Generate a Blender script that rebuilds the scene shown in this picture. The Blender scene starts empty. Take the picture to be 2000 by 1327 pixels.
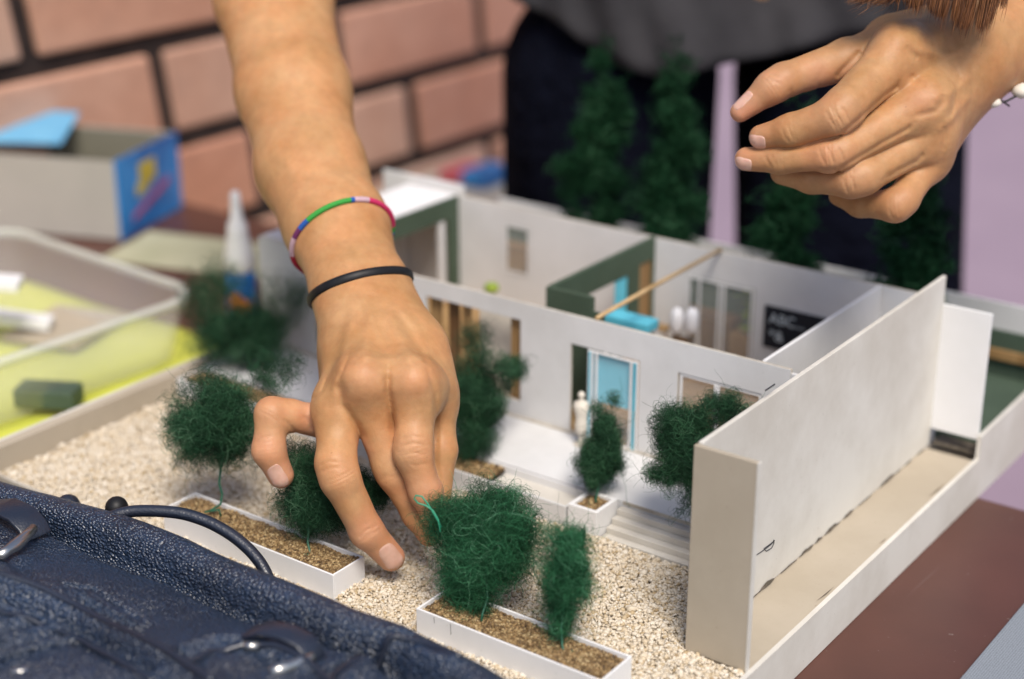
import bpy, bmesh, math, random
import numpy as np
from mathutils import Vector, Matrix
rng = np.random.default_rng(7); random.seed(7)
S = bpy.context.scene
# ------------------------------------------------------------------ camera, world, sun, exposure
FP = 3181.0; PT = math.atan2(1253, FP); AZ = math.radians(36.1); HC = .40
hh = np.array([-math.sin(AZ), math.cos(AZ), 0]); zz = np.array([0, 0, 1.])
CF = hh*math.cos(PT) - zz*math.sin(PT); CR = np.array([math.cos(AZ), math.sin(AZ), 0]); CU = np.cross(CR, CF)
CC = np.array([0, 0, HC])
cam = bpy.data.objects.new('camera', bpy.data.cameras.new('camera')); S.collection.objects.link(cam); S.camera = cam
m = Matrix(((CR[0], CU[0], -CF[0], 0), (CR[1], CU[1], -CF[1], 0), (CR[2], CU[2], -CF[2], HC), (0, 0, 0, 1)))
cam.matrix_world = m
cam.data.sensor_width = 36; cam.data.lens = FP/2000*36
cam.data.clip_start = .02; cam.data.clip_end = 200
cam.data.dof.use_dof = True; cam.data.dof.focus_distance = .77; cam.data.dof.aperture_fstop = 3.9
W = bpy.data.worlds.new('World'); S.world = W; W.use_nodes = True
SUN_EL, SUN_AZ = math.radians(56), math.radians(132)    # direction towards the sun: azimuth clockwise from +Y
wn = W.node_tree; bg = wn.nodes['Background']
sky = wn.nodes.new('ShaderNodeTexSky'); sky.sky_type = 'NISHITA'; sky.sun_disc = False
sky.sun_elevation = SUN_EL; sky.sun_rotation = SUN_AZ; sky.air_density = 1.0; sky.dust_density = 2.6; sky.ozone_density = 1.0
wn.links.new(sky.outputs[0], bg.inputs[0]); bg.inputs[1].default_value = .115
sl = bpy.data.lights.new('sun', 'SUN'); sl.energy = 2.9; sl.angle = math.radians(22); sl.color = (1, .93, .84)
so = bpy.data.objects.new('sun', sl); S.collection.objects.link(so)
sd = Vector((math.sin(SUN_AZ)*math.cos(SUN_EL), math.cos(SUN_AZ)*math.cos(SUN_EL), math.sin(SUN_EL)))
so.rotation_euler = sd.to_track_quat('Z', 'Y').to_euler()
S.view_settings.view_transform = 'Standard'; S.view_settings.look = 'None'
S.view_settings.exposure = 0.24; S.view_settings.gamma = 1
# ------------------------------------------------------------------ measuring: a pixel of the 2000 px photograph to a point
def ray(x, y): return CF + CR*(x-1000)/FP - CU*(y-663.5)/FP
def at(x, y, d): return CC + ray(x, y)*d
def onz(x, y, z=0.): r = ray(x, y); return CC + r*(z-HC)/r[2]
def onx(x, y, X): r = ray(x, y); return CC + r*X/r[0]
def ony(x, y, Y): r = ray(x, y); return CC + r*Y/r[1]
def depth(P): return float((np.array(P)-CC) @ CF)
# ------------------------------------------------------------------ materials
def srgb(r, g, b):
    f = lambda c: (c/255/12.92) if c/255 <= .04045 else ((c/255+.055)/1.055)**2.4
    return (f(r), f(g), f(b), 1)
def scl(c, k): return (c[0]*k, c[1]*k, c[2]*k, 1)
class NT:
    def __init__(s, name, rough=.7, spec=.4):
        s.m = bpy.data.materials.new(name); s.m.use_nodes = True; s.t = s.m.node_tree
        s.b = s.t.nodes['Principled BSDF']; s.b.inputs['Roughness'].default_value = rough
        s.b.inputs['Specular IOR Level'].default_value = spec
        s.co = s.t.nodes.new('ShaderNodeTexCoord')
    def n(s, typ, **kw):
        n = s.t.nodes.new(typ)
        for k, v in kw.items():
            if k in n.inputs: n.inputs[k].default_value = v
            else: setattr(n, k, v)
        return n
    def l(s, a, b): s.t.links.new(a, b)
    def noise(s, scale, detail=4, rough=.6, stretch=None, dist=0):
        n = s.n('ShaderNodeTexNoise'); n.inputs['Scale'].default_value = scale; n.inputs['Detail'].default_value = detail
        n.inputs['Roughness'].default_value = rough; n.inputs['Distortion'].default_value = dist
        if stretch:
            mp = s.n('ShaderNodeMapping'); mp.inputs['Scale'].default_value = stretch
            s.l(s.co.outputs['Object'], mp.inputs[0]); s.l(mp.outputs[0], n.inputs['Vector'])
        else: s.l(s.co.outputs['Object'], n.inputs['Vector'])
        return n.outputs['Fac']
    def ramp(s, fac, stops):
        r = s.n('ShaderNodeValToRGB'); e = r.color_ramp.elements
        while len(e) < len(stops): e.new(.5)
        for i, (p_, c) in enumerate(stops): e[i].position = p_; e[i].color = c
        s.l(fac, r.inputs[0]); return r.outputs[0]
    def mix(s, fac, a, b, mode='MIX'):
        x = s.n('ShaderNodeMix', data_type='RGBA', blend_type=mode)
        for i, v in ((0, fac), (6, a), (7, b)):
            if hasattr(v, 'is_output'): s.l(v, x.inputs[i])
            else: x.inputs[i].default_value = v
        return x.outputs[2]
    def col(s, c):
        if hasattr(c, 'is_output'): s.l(c, s.b.inputs['Base Color'])
        else: s.b.inputs['Base Color'].default_value = c
    def bump(s, h, strength=.3, dist=.0005):
        b = s.n('ShaderNodeBump'); b.inputs['Strength'].default_value = strength; b.inputs['Distance'].default_value = dist
        s.l(h, b.inputs['Height'])
        if s.b.inputs['Normal'].is_linked: s.l(s.b.inputs['Normal'].links[0].from_socket, b.inputs['Normal'])
        s.l(b.outputs[0], s.b.inputs['Normal'])
def two_tone(name, c1, c2, scale, rough=.75, bs=0, bd=.0003, spec=.35, stretch=None, p0=.35, p1=.65, fine=None):
    t = NT(name, rough, spec); f = t.noise(scale, 5, .6, stretch); c = t.ramp(f, [(p0, c1), (p1, c2)])
    if fine: c = t.mix(.5, c, t.ramp(t.noise(fine, 3, .7), [(.3, (.86, .86, .86, 1)), (.7, (1.1, 1.1, 1.1, 1))]), 'MULTIPLY')
    t.col(c)
    if bs: t.bump(t.noise(fine or scale*8, 3, .6, stretch), bs, bd)
    return t.m
M = {}
def card(name, base, dirty, sc=14):
    t = NT(name, .8, .3)
    a = t.ramp(t.noise(sc, 6, .65), [(.38, dirty), (.6, base)])
    sp = t.ramp(t.noise(420, 3, .7), [(.27, scl(base, .72)), (.34, (1, 1, 1, 1))])
    t.col(t.mix(.35, a, sp, 'MULTIPLY')); t.bump(t.noise(900, 3, .6), .25, .0002); t.bump(t.noise(45, 3), .25, .0008)
    return t.m
M['white'] = card('white_card', (.70, .70, .705, 1), (.62, .62, .62, 1))
M['warm'] = card('warm_white_card', (.68, .655, .60, 1), (.56, .525, .465, 1), 9)
M['board'] = card('grey_board', (.455, .395, .31, 1), (.41, .352, .27, 1), 12)
M['edge'] = card('card_edge', (.56, .52, .45, 1), (.40, .36, .30, 1), 60)
M['bright'] = card('bright_card', (.80, .80, .81, 1), (.76, .76, .76, 1))
M['green'] = two_tone('green_paper', (.052, .080, .052, 1), (.066, .098, .066, 1), 30, .75, .2, .0002, fine=600)
M['floorgreen'] = two_tone('floor_green_paper', (.055, .085, .06, 1), (.07, .105, .075, 1), 30, .8, fine=600)
M['wood'] = two_tone('wood_veneer', (.23, .13, .05, 1), (.40, .25, .11, 1), 60, .55, .2, .0002, stretch=(1, 1, .08))
M['wooddark'] = two_tone('dark_veneer', (.13, .065, .025, 1), (.22, .12, .05, 1), 60, .5, .2, .0002, stretch=(1, 1, .08))
M['stick'] = two_tone('bamboo', (.46, .30, .14, 1), (.60, .42, .22, 1), 90, .5)
M['blue'] = two_tone('light_blue_card', (.10, .47, .62, 1), (.13, .55, .70, 1), 40, .5)
M['deepblue'] = two_tone('blue_print', (.012, .11, .36, 1), (.03, .24, .60, 1), 18, .4, spec=.5, p0=.4, p1=.6)
M['cyan'] = two_tone('sky_blue_paper', (.12, .36, .60, 1), (.17, .45, .68, 1), 20, .6)
M['yellow'] = two_tone('yellow_sheet', (.52, .56, .06, 1), (.64, .67, .10, 1), 14, .45, spec=.5)
M['olive'] = two_tone('olive_paper', (.34, .34, .22, 1), (.44, .43, .30, 1), 20, .8)
M['pinkred'] = two_tone('pink_red_card', (.45, .08, .10, 1), (.55, .13, .16, 1), 60, .6)
M['lime'] = two_tone('lime_leaf', (.16, .26, .03, 1), (.34, .42, .06, 1), 300, .7)
M['black'] = two_tone('black_rubber', (.006, .006, .007, 1), (.012, .012, .014, 1), 200, .5)
M['board_black'] = two_tone('blackboard', (.008, .011, .018, 1), (.014, .017, .025, 1), 60, .7)
M['chalk'] = two_tone('chalk', (.45, .55, .6, 1), (.7, .75, .78, 1), 500, .9)
M['ink'] = two_tone('pencil_ink', (.02, .02, .025, 1), (.06, .06, .06, 1), 500, .9)
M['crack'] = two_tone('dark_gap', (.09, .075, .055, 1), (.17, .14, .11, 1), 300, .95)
M['plastic_white'] = two_tone('white_plastic', (.78, .78, .80, 1), (.82, .82, .84, 1), 20, .35, spec=.5)
M['cream'] = two_tone('cream_plaster', (.66, .61, .53, 1), (.74, .69, .60, 1), 90, .7)
def glass():
    t = NT('clear_pane', .06, .5); t.col((.9, .93, .93, 1)); t.b.inputs['Alpha'].default_value = .10; return t.m
M['glass'] = glass()
def tub():
    t = NT('cloudy_plastic', .35, .5)
    t.col((.80, .82, .80, 1)); t.b.inputs['Transmission Weight'].default_value = 0
    t.b.inputs['Alpha'].default_value = .12; return t.m
M['tub'] = tub()
def tubrim():
    t = NT('cloudy_plastic_rim', .3, .5); t.col((.76, .78, .74, 1)); t.b.inputs['Alpha'].default_value = .5; return t.m
M['tubrim'] = tubrim()
def tabletop():
    t = NT('maroon_laminate', .38, .5)
    c = t.ramp(t.noise(9, 5, .6), [(.35, (.078, .030, .021, 1)), (.65, (.105, .040, .028, 1))])
    sp = t.ramp(t.noise(260, 2, .5), [(.73, (0, 0, 0, 1)), (.78, (1, 1, 1, 1))])
    c = t.mix(sp, c, (.20, .15, .13, 1))
    sc = t.ramp(t.noise(60, 2, .5, (1, .05, 1), 1.5), [(.70, (0, 0, 0, 1)), (.73, (.35, .35, .35, 1))])
    t.col(t.mix(sc, c, (.16, .11, .10, 1))); t.bump(t.noise(700, 2), .12, .0002); return t.m
M['table'] = tabletop()
def greycloth():
    t = NT('grey_weave', .8, .3)
    w = t.n('ShaderNodeTexVoronoi'); w.inputs['Scale'].default_value = 900; w.inputs['Randomness'].default_value = .25
    t.l(t.co.outputs['Object'], w.inputs['Vector'])
    c = t.ramp(w.outputs['Distance'], [(.1, (.27, .30, .34, 1)), (.6, (.17, .19, .22, 1))])
    t.col(c); t.bump(w.outputs['Distance'], .5, .0003); return t.m
M['greycloth'] = greycloth()
M['floor'] = two_tone('lilac_floor', (.28, .205, .26, 1), (.33, .245, .30, 1), 2.0, .8, fine=60)
def brick(nm='terracotta_tile', tn=(1, 1, 1)):
    t = NT(nm, .8, .3)
    a = t.ramp(t.noise(5, 5, .6), [(.35, (.53*tn[0], .27*tn[1], .18*tn[2], 1)), (.65, (.62*tn[0], .36*tn[1], .26*tn[2], 1))])
    b = t.ramp(t.noise(28, 5, .7), [(.33, (.90, .88, .87, 1)), (.6, (1.05, 1.04, 1.03, 1))])
    c = t.mix(.8, a, b, 'MULTIPLY')
    w = t.ramp(t.noise(11, 3, .5), [(.70, (0, 0, 0, 1)), (.8, (.5, .5, .5, 1))])
    t.col(t.mix(w, c, (.55, .45, .38, 1))); t.bump(t.noise(60, 4), .4, .003); return t.m
M['brick'] = brick(); M['brick_pale'] = brick('pale_terracotta_tile', (.98, 1.10, 1.18)); M['brick_red'] = brick('red_terracotta_tile', (.92, .88, .88))
M['mortar'] = two_tone('dark_mortar', (.022, .015, .014, 1), (.045, .03, .026, 1), 40, .95)
def trousers():
    t = NT('navy_fabric', .95, .05)
    t.col(t.ramp(t.noise(18, 5, .6), [(.3, (.0022, .0026, .006, 1)), (.7, (.004, .005, .011, 1))])); t.bump(t.noise(14, 4), 1.0, .03); return t.m
M['navy'] = trousers()
def shirt():
    t = NT('charcoal_jersey', .95, .15)
    t.col(t.ramp(t.noise(12, 5, .6), [(.3, (.030, .029, .032, 1)), (.7, (.045, .043, .047, 1))])); t.bump(t.noise(9, 3), .6, .015); return t.m
M['shirt'] = shirt()
def skin(name, dark=1.0):
    t = NT(name, .50, .38)
    at_ = t.n('ShaderNodeAttribute'); at_.attribute_name = 'flush'
    base = t.ramp(t.noise(32, 5, .6), [(.3, scl((.46, .235, .092, 1), dark)), (.7, scl((.60, .335, .160, 1), dark))])
    mott = t.ramp(t.noise(150, 4, .65), [(.3, (.84, .79, .76, 1)), (.65, (1.06, 1.05, 1.04, 1))])
    c = t.mix(.7, base, mott, 'MULTIPLY')
    c = t.mix(at_.outputs['Fac'], c, scl((.70, .33, .22, 1), dark))
    c = t.mix(.55, c, t.ramp(t.noise(55, 3, .6), [(.35, (1.08, .93, .86, 1)), (.62, (.98, 1.03, 1.04, 1))]), 'MULTIPLY')
    fr = t.ramp(t.noise(330, 2, .5), [(.20, (.55, .45, .4, 1)), (.25, (1, 1, 1, 1))])
    t.col(t.mix(.5, c, fr, 'MULTIPLY'))
    t.b.inputs['Subsurface Weight'].default_value = .22
    t.b.inputs['Subsurface Radius'].default_value = (1, .35, .15); t.b.inputs['Subsurface Scale'].default_value = .004
    v = t.n('ShaderNodeTexVoronoi', feature='DISTANCE_TO_EDGE'); v.inputs['Scale'].default_value = 900
    t.l(t.co.outputs['Object'], v.inputs['Vector'])
    t.bump(v.outputs['Distance'], .2, .0004); t.bump(t.noise(300, 4, .6), .35, .0006); t.bump(t.noise(70, 3), .25, .0012)
    return t.m
M['skin'] = skin('skin', .93); M['skin2'] = skin('skin_other', .85)
def nailm():
    t = NT('nail', .25, .5); t.col(t.ramp(t.noise(200, 2), [(.3, (.62, .36, .27, 1)), (.7, (.70, .44, .34, 1))]))
    t.b.inputs['Subsurface Weight'].default_value = .2; t.b.inputs['Subsurface Scale'].default_value = .002; return t.m
M['nail'] = nailm()
def leather(name, c1, c2, sc=520, bs=1.0):
    t = NT(name, .38, 1.0)
    v = t.n('ShaderNodeTexVoronoi', feature='SMOOTH_F1'); v.inputs['Scale'].default_value = sc; v.inputs['Smoothness'].default_value = .35
    mp = t.n('ShaderNodeMapping'); mp.inputs['Scale'].default_value = (.75, 1.1, 1)
    n2 = t.n('ShaderNodeTexNoise'); n2.inputs['Scale'].default_value = 160
    t.l(t.co.outputs['Object'], n2.inputs['Vector'])
    va = t.n('ShaderNodeVectorMath', operation='MULTIPLY_ADD'); va.inputs[1].default_value = (.0022, .0022, .0022)
    t.l(n2.outputs['Color'], va.inputs[0]); t.l(t.co.outputs['Object'], va.inputs[2])
    t.l(va.outputs[0], mp.inputs[0]); t.l(mp.outputs[0], v.inputs['Vector'])
    c = t.ramp(t.noise(26, 4), [(.35, c1), (.65, c2)])
    cr = t.ramp(v.outputs['Distance'], [(.25, (1.2, 1.2, 1.2, 1)), (.60, (.5, .5, .5, 1))])
    t.col(t.mix(.85 if bs > .5 else 0, c, cr, 'MULTIPLY'))
    inv = t.n('ShaderNodeMath', operation='MULTIPLY'); inv.inputs[1].default_value = -1; t.l(v.outputs['Distance'], inv.inputs[0])
    t.bump(inv.outputs[0], bs, .0013); t.bump(t.noise(120, 4), .2, .001)
    return t.m
M['leather'] = leather('navy_leather', (.011, .024, .054, 1), (.019, .042, .092, 1), 820, 1.0)
M['leather_smooth'] = leather('dark_strap_leather', (.008, .012, .024, 1), (.012, .017, .034, 1), 900, .12)
def metal():
    t = NT('worn_nickel', .28, .5); t.col((.62, .60, .56, 1)); t.b.inputs['Metallic'].default_value = 1; t.bump(t.noise(500, 3), .2, .0002); return t.m
M['metal'] = metal()
def rnd_mat(name, stops, rough=.6, spec=.4, metallic=0):
    t = NT(name, rough, spec); a = t.n('ShaderNodeAttribute'); a.attribute_name = 'rnd'
    t.col(t.ramp(a.outputs['Fac'], stops)); t.b.inputs['Metallic'].default_value = metallic
    return t.m
M['gravel'] = rnd_mat('gravel', [(0, (.34, .24, .13, 1)), (.12, (.48, .37, .22, 1)), (.3, (.58, .48, .34, 1)), (.6, (.65, .565, .44, 1)), (1, (.74, .68, .58, 1))], .65)
M['soil'] = rnd_mat('golden_soil', [(0, (.05, .028, .012, 1)), (.4, (.15, .09, .035, 1)), (.75, (.30, .19, .08, 1)), (1, (.50, .38, .20, 1))], .45, .5)
M['gravelbed'] = two_tone('gravel_bed', (.54, .45, .33, 1), (.68, .60, .47, 1), 500, .9, .8, .001)
M['soilbed'] = two_tone('soil_bed', (.06, .035, .015, 1), (.14, .085, .035, 1), 600, .9, .8, .001)
M['wool'] = rnd_mat('green_wool', [(0, (.004, .022, .010, 1)), (.5, (.017, .078, .033, 1)), (.85, (.048, .150, .068, 1)), (1, (.13, .26, .15, 1))], .75, .3)
M['wool_bright'] = rnd_mat('bright_green_wool', [(0, (.004, .035, .013, 1)), (.5, (.020, .125, .050, 1)), (.85, (.055, .23, .105, 1)), (1, (.17, .38, .23, 1))], .75, .3)
M['wool_dark'] = rnd_mat('dark_green_wool', [(0, (.002, .014, .006, 1)), (.6, (.011, .055, .022, 1)), (1, (.045, .12, .06, 1))], .9, .1)
M['wire'] = two_tone('green_wire', (.01, .08, .045, 1), (.02, .12, .07, 1), 100, .4, spec=.5)
M['wirebright'] = two_tone('bright_green_wire', (.02, .22, .12, 1), (.03, .28, .16, 1), 100, .4, spec=.5)
M['hair'] = rnd_mat('brown_hair', [(0, (.045, .013, .003, 1)), (.6, (.20, .070, .018, 1)), (1, (.46, .20, .07, 1))], .4, .5)
for nm, c in dict(thread_pink=(.62, .03, .13), thread_green=(.04, .33, .05), thread_blue=(.02, .10, .40), thread_white=(.62, .42, .48), thread_plum=(.16, .03, .12), thread_red=(.40, .01, .04)).items():
    M[nm] = two_tone(nm, (*[x*.85 for x in c], 1), (*c, 1), 900, .7, .4, .0003)
M['carton'] = two_tone('carton_board', (.40, .385, .35, 1), (.46, .44, .40, 1), 10, .8)
M['olive_dark'] = two_tone('shaded_inside', (.17, .16, .12, 1), (.22, .21, .16, 1), 12, .85)  # grey-green carton inside, with its inner shade mixed into the colour
M['label_orange'] = two_tone('orange_print', (.60, .16, .02, 1), (.70, .25, .03, 1), 80, .4)
M['label_yellow'] = two_tone('yellow_print', (.45, .33, .03, 1), (.62, .48, .06, 1), 60, .5)
M['label_red'] = two_tone('red_print', (.32, .06, .14, 1), (.40, .09, .2, 1), 60, .5)
# ------------------------------------------------------------------ object helpers
COL = S.collection
def tag(o, label=None, cat=None, group=None, kind=None):
    if label: o['label'] = label
    if cat: o['category'] = cat
    if group: o['group'] = group
    if kind: o['kind'] = kind
    return o
def empty(name, loc=(0, 0, 0), label=None, cat=None, group=None):
    o = bpy.data.objects.new(name, None); o.empty_display_size = .02; o.location = loc; COL.objects.link(o)
    return tag(o, label, cat, group)
def link(name, me, mats, parent=None, smooth=False, bev=0):
    o = bpy.data.objects.new(name, me); COL.objects.link(o)
    for mm in (mats if isinstance(mats, (list, tuple)) else [mats]): me.materials.append(mm)
    if parent:
        o.parent = parent; o.matrix_parent_inverse = Matrix.Translation(-Vector(parent_world(parent)))
    if smooth: me.polygons.foreach_set('use_smooth', [True]*len(me.polygons))
    if bev:
        b = o.modifiers.new('bevel', 'BEVEL'); b.width = bev; b.segments = 2; b.limit_method = 'ANGLE'
    return o
def parent_world(p_):
    v = Vector(p_.location)
    q = p_
    if q.parent: v = v  # parts keep an identity location of their own
    return v if p_.parent is None else Vector((0, 0, 0))
class MB:
    """collects plain shapes in world coordinates into one mesh"""
    def __init__(s): s.v = []; s.f = []; s.mi = []
    def add(s, vs, fs, mi=0):
        k = len(s.v); s.v += [tuple(map(float, v)) for v in vs]; s.f += [tuple(i+k for i in f) for f in fs]; s.mi += [mi]*len(fs); return s
    def box(s, a, b, mi=0, mat=None):
        x0, y0, z0 = a; x1, y1, z1 = b
        vs = [(x0, y0, z0), (x1, y0, z0), (x1, y1, z0), (x0, y1, z0), (x0, y0, z1), (x1, y0, z1), (x1, y1, z1), (x0, y1, z1)]
        if mat is not None: vs = [tuple(mat @ Vector(v)) for v in vs]
        return s.add(vs, [(0, 3, 2, 1), (4, 5, 6, 7), (0, 1, 5, 4), (1, 2, 6, 5), (2, 3, 7, 6), (3, 0, 4, 7)], mi)
    def hexa(s, p, mi=0):
        return s.add(p, [(0, 3, 2, 1), (4, 5, 6, 7), (0, 1, 5, 4), (1, 2, 6, 5), (2, 3, 7, 6), (3, 0, 4, 7)], mi)
    def tube(s, pts, r, n=10, mi=0, cap=True, closed=False):
        P = [np.array(p_, float) for p_ in pts]; N_ = len(P)
        rs = r if hasattr(r, '__len__') else [r]*N_
        up = None; vs = []
        for i in range(N_):
            if closed: t = P[(i+1) % N_]-P[i-1]
            else: t = P[min(i+1, N_-1)]-P[max(i-1, 0)]
            t = t/(np.linalg.norm(t)+1e-12)
            if up is None:
                up = np.cross(t, [0, 0, 1.]);
                if np.linalg.norm(up) < .1: up = np.cross(t, [1., 0, 0])
            up = up-t*(up@t); up /= np.linalg.norm(up)+1e-12; sd_ = np.cross(t, up)
            for k in range(n):
                a = 2*math.pi*k/n; vs.append(P[i]+rs[i]*(up*math.cos(a)+sd_*math.sin(a)))
        fs = []
        for i in range(N_ if closed else N_-1):
            j = (i+1) % N_
            for k in range(n): fs.append((i*n+k, i*n+(k+1) % n, j*n+(k+1) % n, j*n+k))
        if cap and not closed: fs += [tuple(range(n))[::-1], tuple(range((N_-1)*n, N_*n))]
        return s.add(vs, fs, mi)
    def lathe(s, c, prof, n=24, mi=0, M_=None):
        vs = []; fs = []
        for (r, z) in prof:
            for k in range(n): vs.append((c[0]+r*math.cos(2*math.pi*k/n), c[1]+r*math.sin(2*math.pi*k/n), c[2]+z))
        for i in range(len(prof)-1):
            for k in range(n): fs.append((i*n+k, i*n+(k+1) % n, (i+1)*n+(k+1) % n, (i+1)*n+k))
        fs += [tuple(range(n))[::-1], tuple(range((len(prof)-1)*n, len(prof)*n))]
        return s.add(vs, fs, mi)
    def build(s, name, mats, parent=None, smooth=False, bev=0):
        me = bpy.data.meshes.new(name); me.from_pydata(s.v, [], s.f); me.update()
        o = link(name, me, mats, parent, smooth, bev)
        me.polygons.foreach_set('material_index', s.mi); return o
def grid_wall(axis, pos, th, a0, a1, z0, z1, holes, name, mats, parent, bev=.0002):
    """card wall: axis 'x' runs along X at y=pos..pos+th, axis 'y' runs along Y at x=pos..pos+th; holes = (a0,a1,z0,z1)"""
    A = sorted({a0, a1, *[h[0] for h in holes], *[h[1] for h in holes]}); A = [a for a in A if a0 <= a <= a1]
    Z = sorted({z0, z1, *[h[2] for h in holes], *[h[3] for h in holes]}); Z = [z for z in Z if z0 <= z <= z1]
    sol = lambda i, j: 0 <= i < len(A)-1 and 0 <= j < len(Z)-1 and not any(h[0] <= (A[i]+A[i+1])/2 <= h[1] and h[2] <= (Z[j]+Z[j+1])/2 <= h[3] for h in holes)
    P = (lambda a, t, z: (a, pos+t, z)) if axis == 'x' else (lambda a, t, z: (pos+t, a, z))
    ids = {}; V = []; F = []; MI = []
    def vid(i, t, j):
        k = (i, t, j)
        if k not in ids: ids[k] = len(V); V.append(P(A[i], t*th, Z[j]))
        return ids[k]
    fl = axis == 'y'
    def q(l, mi): F.append(tuple(l[::-1]) if fl else tuple(l)); MI.append(mi)
    for i in range(len(A)-1):
        for j in range(len(Z)-1):
            if not sol(i, j): continue
            q([vid(i, 0, j), vid(i+1, 0, j), vid(i+1, 0, j+1), vid(i, 0, j+1)], 0)
            q([vid(i+1, 1, j), vid(i, 1, j), vid(i, 1, j+1), vid(i+1, 1, j+1)], 0)
            if not sol(i, j-1): q([vid(i, 1, j), vid(i+1, 1, j), vid(i+1, 0, j), vid(i, 0, j)], 1)
            if not sol(i, j+1): q([vid(i, 0, j+1), vid(i+1, 0, j+1), vid(i+1, 1, j+1), vid(i, 1, j+1)], 1)
            if not sol(i-1, j): q([vid(i, 1, j), vid(i, 0, j), vid(i, 0, j+1), vid(i, 1, j+1)], 1)
            if not sol(i+1, j): q([vid(i+1, 0, j), vid(i+1, 1, j), vid(i+1, 1, j+1), vid(i+1, 0, j+1)], 1)
    me = bpy.data.meshes.new(name); me.from_pydata(V, [], F); me.update()
    o = link(name, me, mats, parent, False, bev); me.polygons.foreach_set('material_index', MI); return o
def np_mesh(name, V, F, mats, parent=None, smooth=False, attr=None, attr_domain='POINT', attr_name='rnd'):
    me = bpy.data.meshes.new(name); V = np.asarray(V, np.float32); F = np.asarray(F, np.int32); k = F.shape[1]
    me.vertices.add(len(V)); me.vertices.foreach_set('co', V.ravel())
    me.loops.add(F.size); me.loops.foreach_set('vertex_index', F.ravel())
    me.polygons.add(len(F)); me.polygons.foreach_set('loop_start', np.arange(0, F.size, k, dtype=np.int32))
    me.polygons.foreach_set('loop_total', np.full(len(F), k, np.int32))
    me.update(calc_edges=True); me.validate()
    if attr is not None:
        a = me.attributes.new(attr_name, 'FLOAT', attr_domain); a.data.foreach_set('value', np.asarray(attr, np.float32))
    return link(name, me, mats, parent, smooth)
# fibre tubes: strands (n, s, 3)
def fibres(name, st, rad, mats, parent, rnd, sides=3):
    n, s, _ = st.shape
    t = np.gradient(st, axis=1); t /= np.linalg.norm(t, axis=2, keepdims=True)+1e-9
    ref = rng.normal(size=(n, 1, 3)); a = np.cross(t, ref); a /= np.linalg.norm(a, axis=2, keepdims=True)+1e-9; b = np.cross(t, a)
    ang = 2*np.pi*np.arange(sides)/sides
    rr = np.broadcast_to(np.asarray(rad, float).reshape(-1, 1, 1, 1) if np.ndim(rad) else rad, (n, 1, 1, 1))
    tap = np.ones(s); tap[0] = tap[-1] = .35
    V = st[:, :, None, :] + rr*tap[None, :, None, None]*(a[:, :, None, :]*np.cos(ang)[:, None]+b[:, :, None, :]*np.sin(ang)[:, None])
    base = (np.arange(n)*s*sides)[:, None, None] + (np.arange(s-1)*sides)[None, :, None]
    k = np.arange(sides)[None, None, :]; k2 = (k+1) % sides
    F = np.stack([base+k, base+k2, base+sides+k2, base+sides+k], -1).reshape(-1, 4)
    return np_mesh(name, V.reshape(-1, 3), F, mats, parent, False, np.repeat(rnd, s*sides))
# ------------------------------------------------------------------ the setting
FZ = -.74; TZ = -.026
b = MB(); b.box((-12, -6, FZ-.1), (12, 22, FZ)); tag(b.build('floor', M['floor']), kind='structure')
# tiled wall, leaning a little, running along Y
A0 = np.array([-1.187, 1.064, -.007]); VD = np.array([-.052, .182, -.982]); NW = np.array([.999, 0, -.053])
def wp(s, v, o): return A0 + np.array([0, 1, 0])*s + VD*v + NW*o
b = MB()
def wallbox(s0, s1, v0, v1, o0, o1, mi):
    b.hexa([wp(s0, v1, o0), wp(s0, v1, o1), wp(s1, v1, o1), wp(s1, v1, o0), wp(s0, v0, o0), wp(s0, v0, o1), wp(s1, v0, o1), wp(s1, v0, o0)], mi)
wallbox(-1.6, .86, -.4175, .75, -.15, -.006, 1)
off = [0, .112]
for r in range(-3, 8):
    v0 = r*.1035-.1035; o_ = 0 if r % 2 == 0 else .112
    for c in range(-8, 5):
        s0 = o_+c*.253; s1 = s0+.253; g = .0100
        s0 = max(s0, -1.6); s1 = min(s1, .862)
        if s1-s0 < .03: continue
        wallbox(s0+g, s1-g, v0+g, v0+.1035-g, -.009, random.uniform(-.001, .002), random.choice((0, 0, 2, 3)))
wl = b.build('tiled_wall', [M['brick'], M['mortar'], M['brick_pale'], M['brick_red']], None, False, .004)
tag(wl, 'terracotta tiled wall with dark joints behind the table', 'wall')
# bench along the foot of the wall
b = MB(); b.box((-1.17, .98, FZ), (-.93, 1.50, -.118)); tag(b.build('bench', [M['edge']], None, False, .006), 'low beige bench ledge at the foot of the tiled wall', 'bench')
b = MB(); p_ = onz(905, 348, -.11); b.box((p_[0]-.030, p_[1]-.01, -.117), (p_[0]+.003, p_[1]+.045, -.103), 1); b.box((p_[0]+.0031, p_[1]-.01, -.117), (p_[0]+.035, p_[1]+.045, -.098), 0)
tag(b.build('packet', [M['deepblue'], M['pinkred']], None, False, .003), 'small red and blue packet on the bench behind the model', 'packet')
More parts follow.
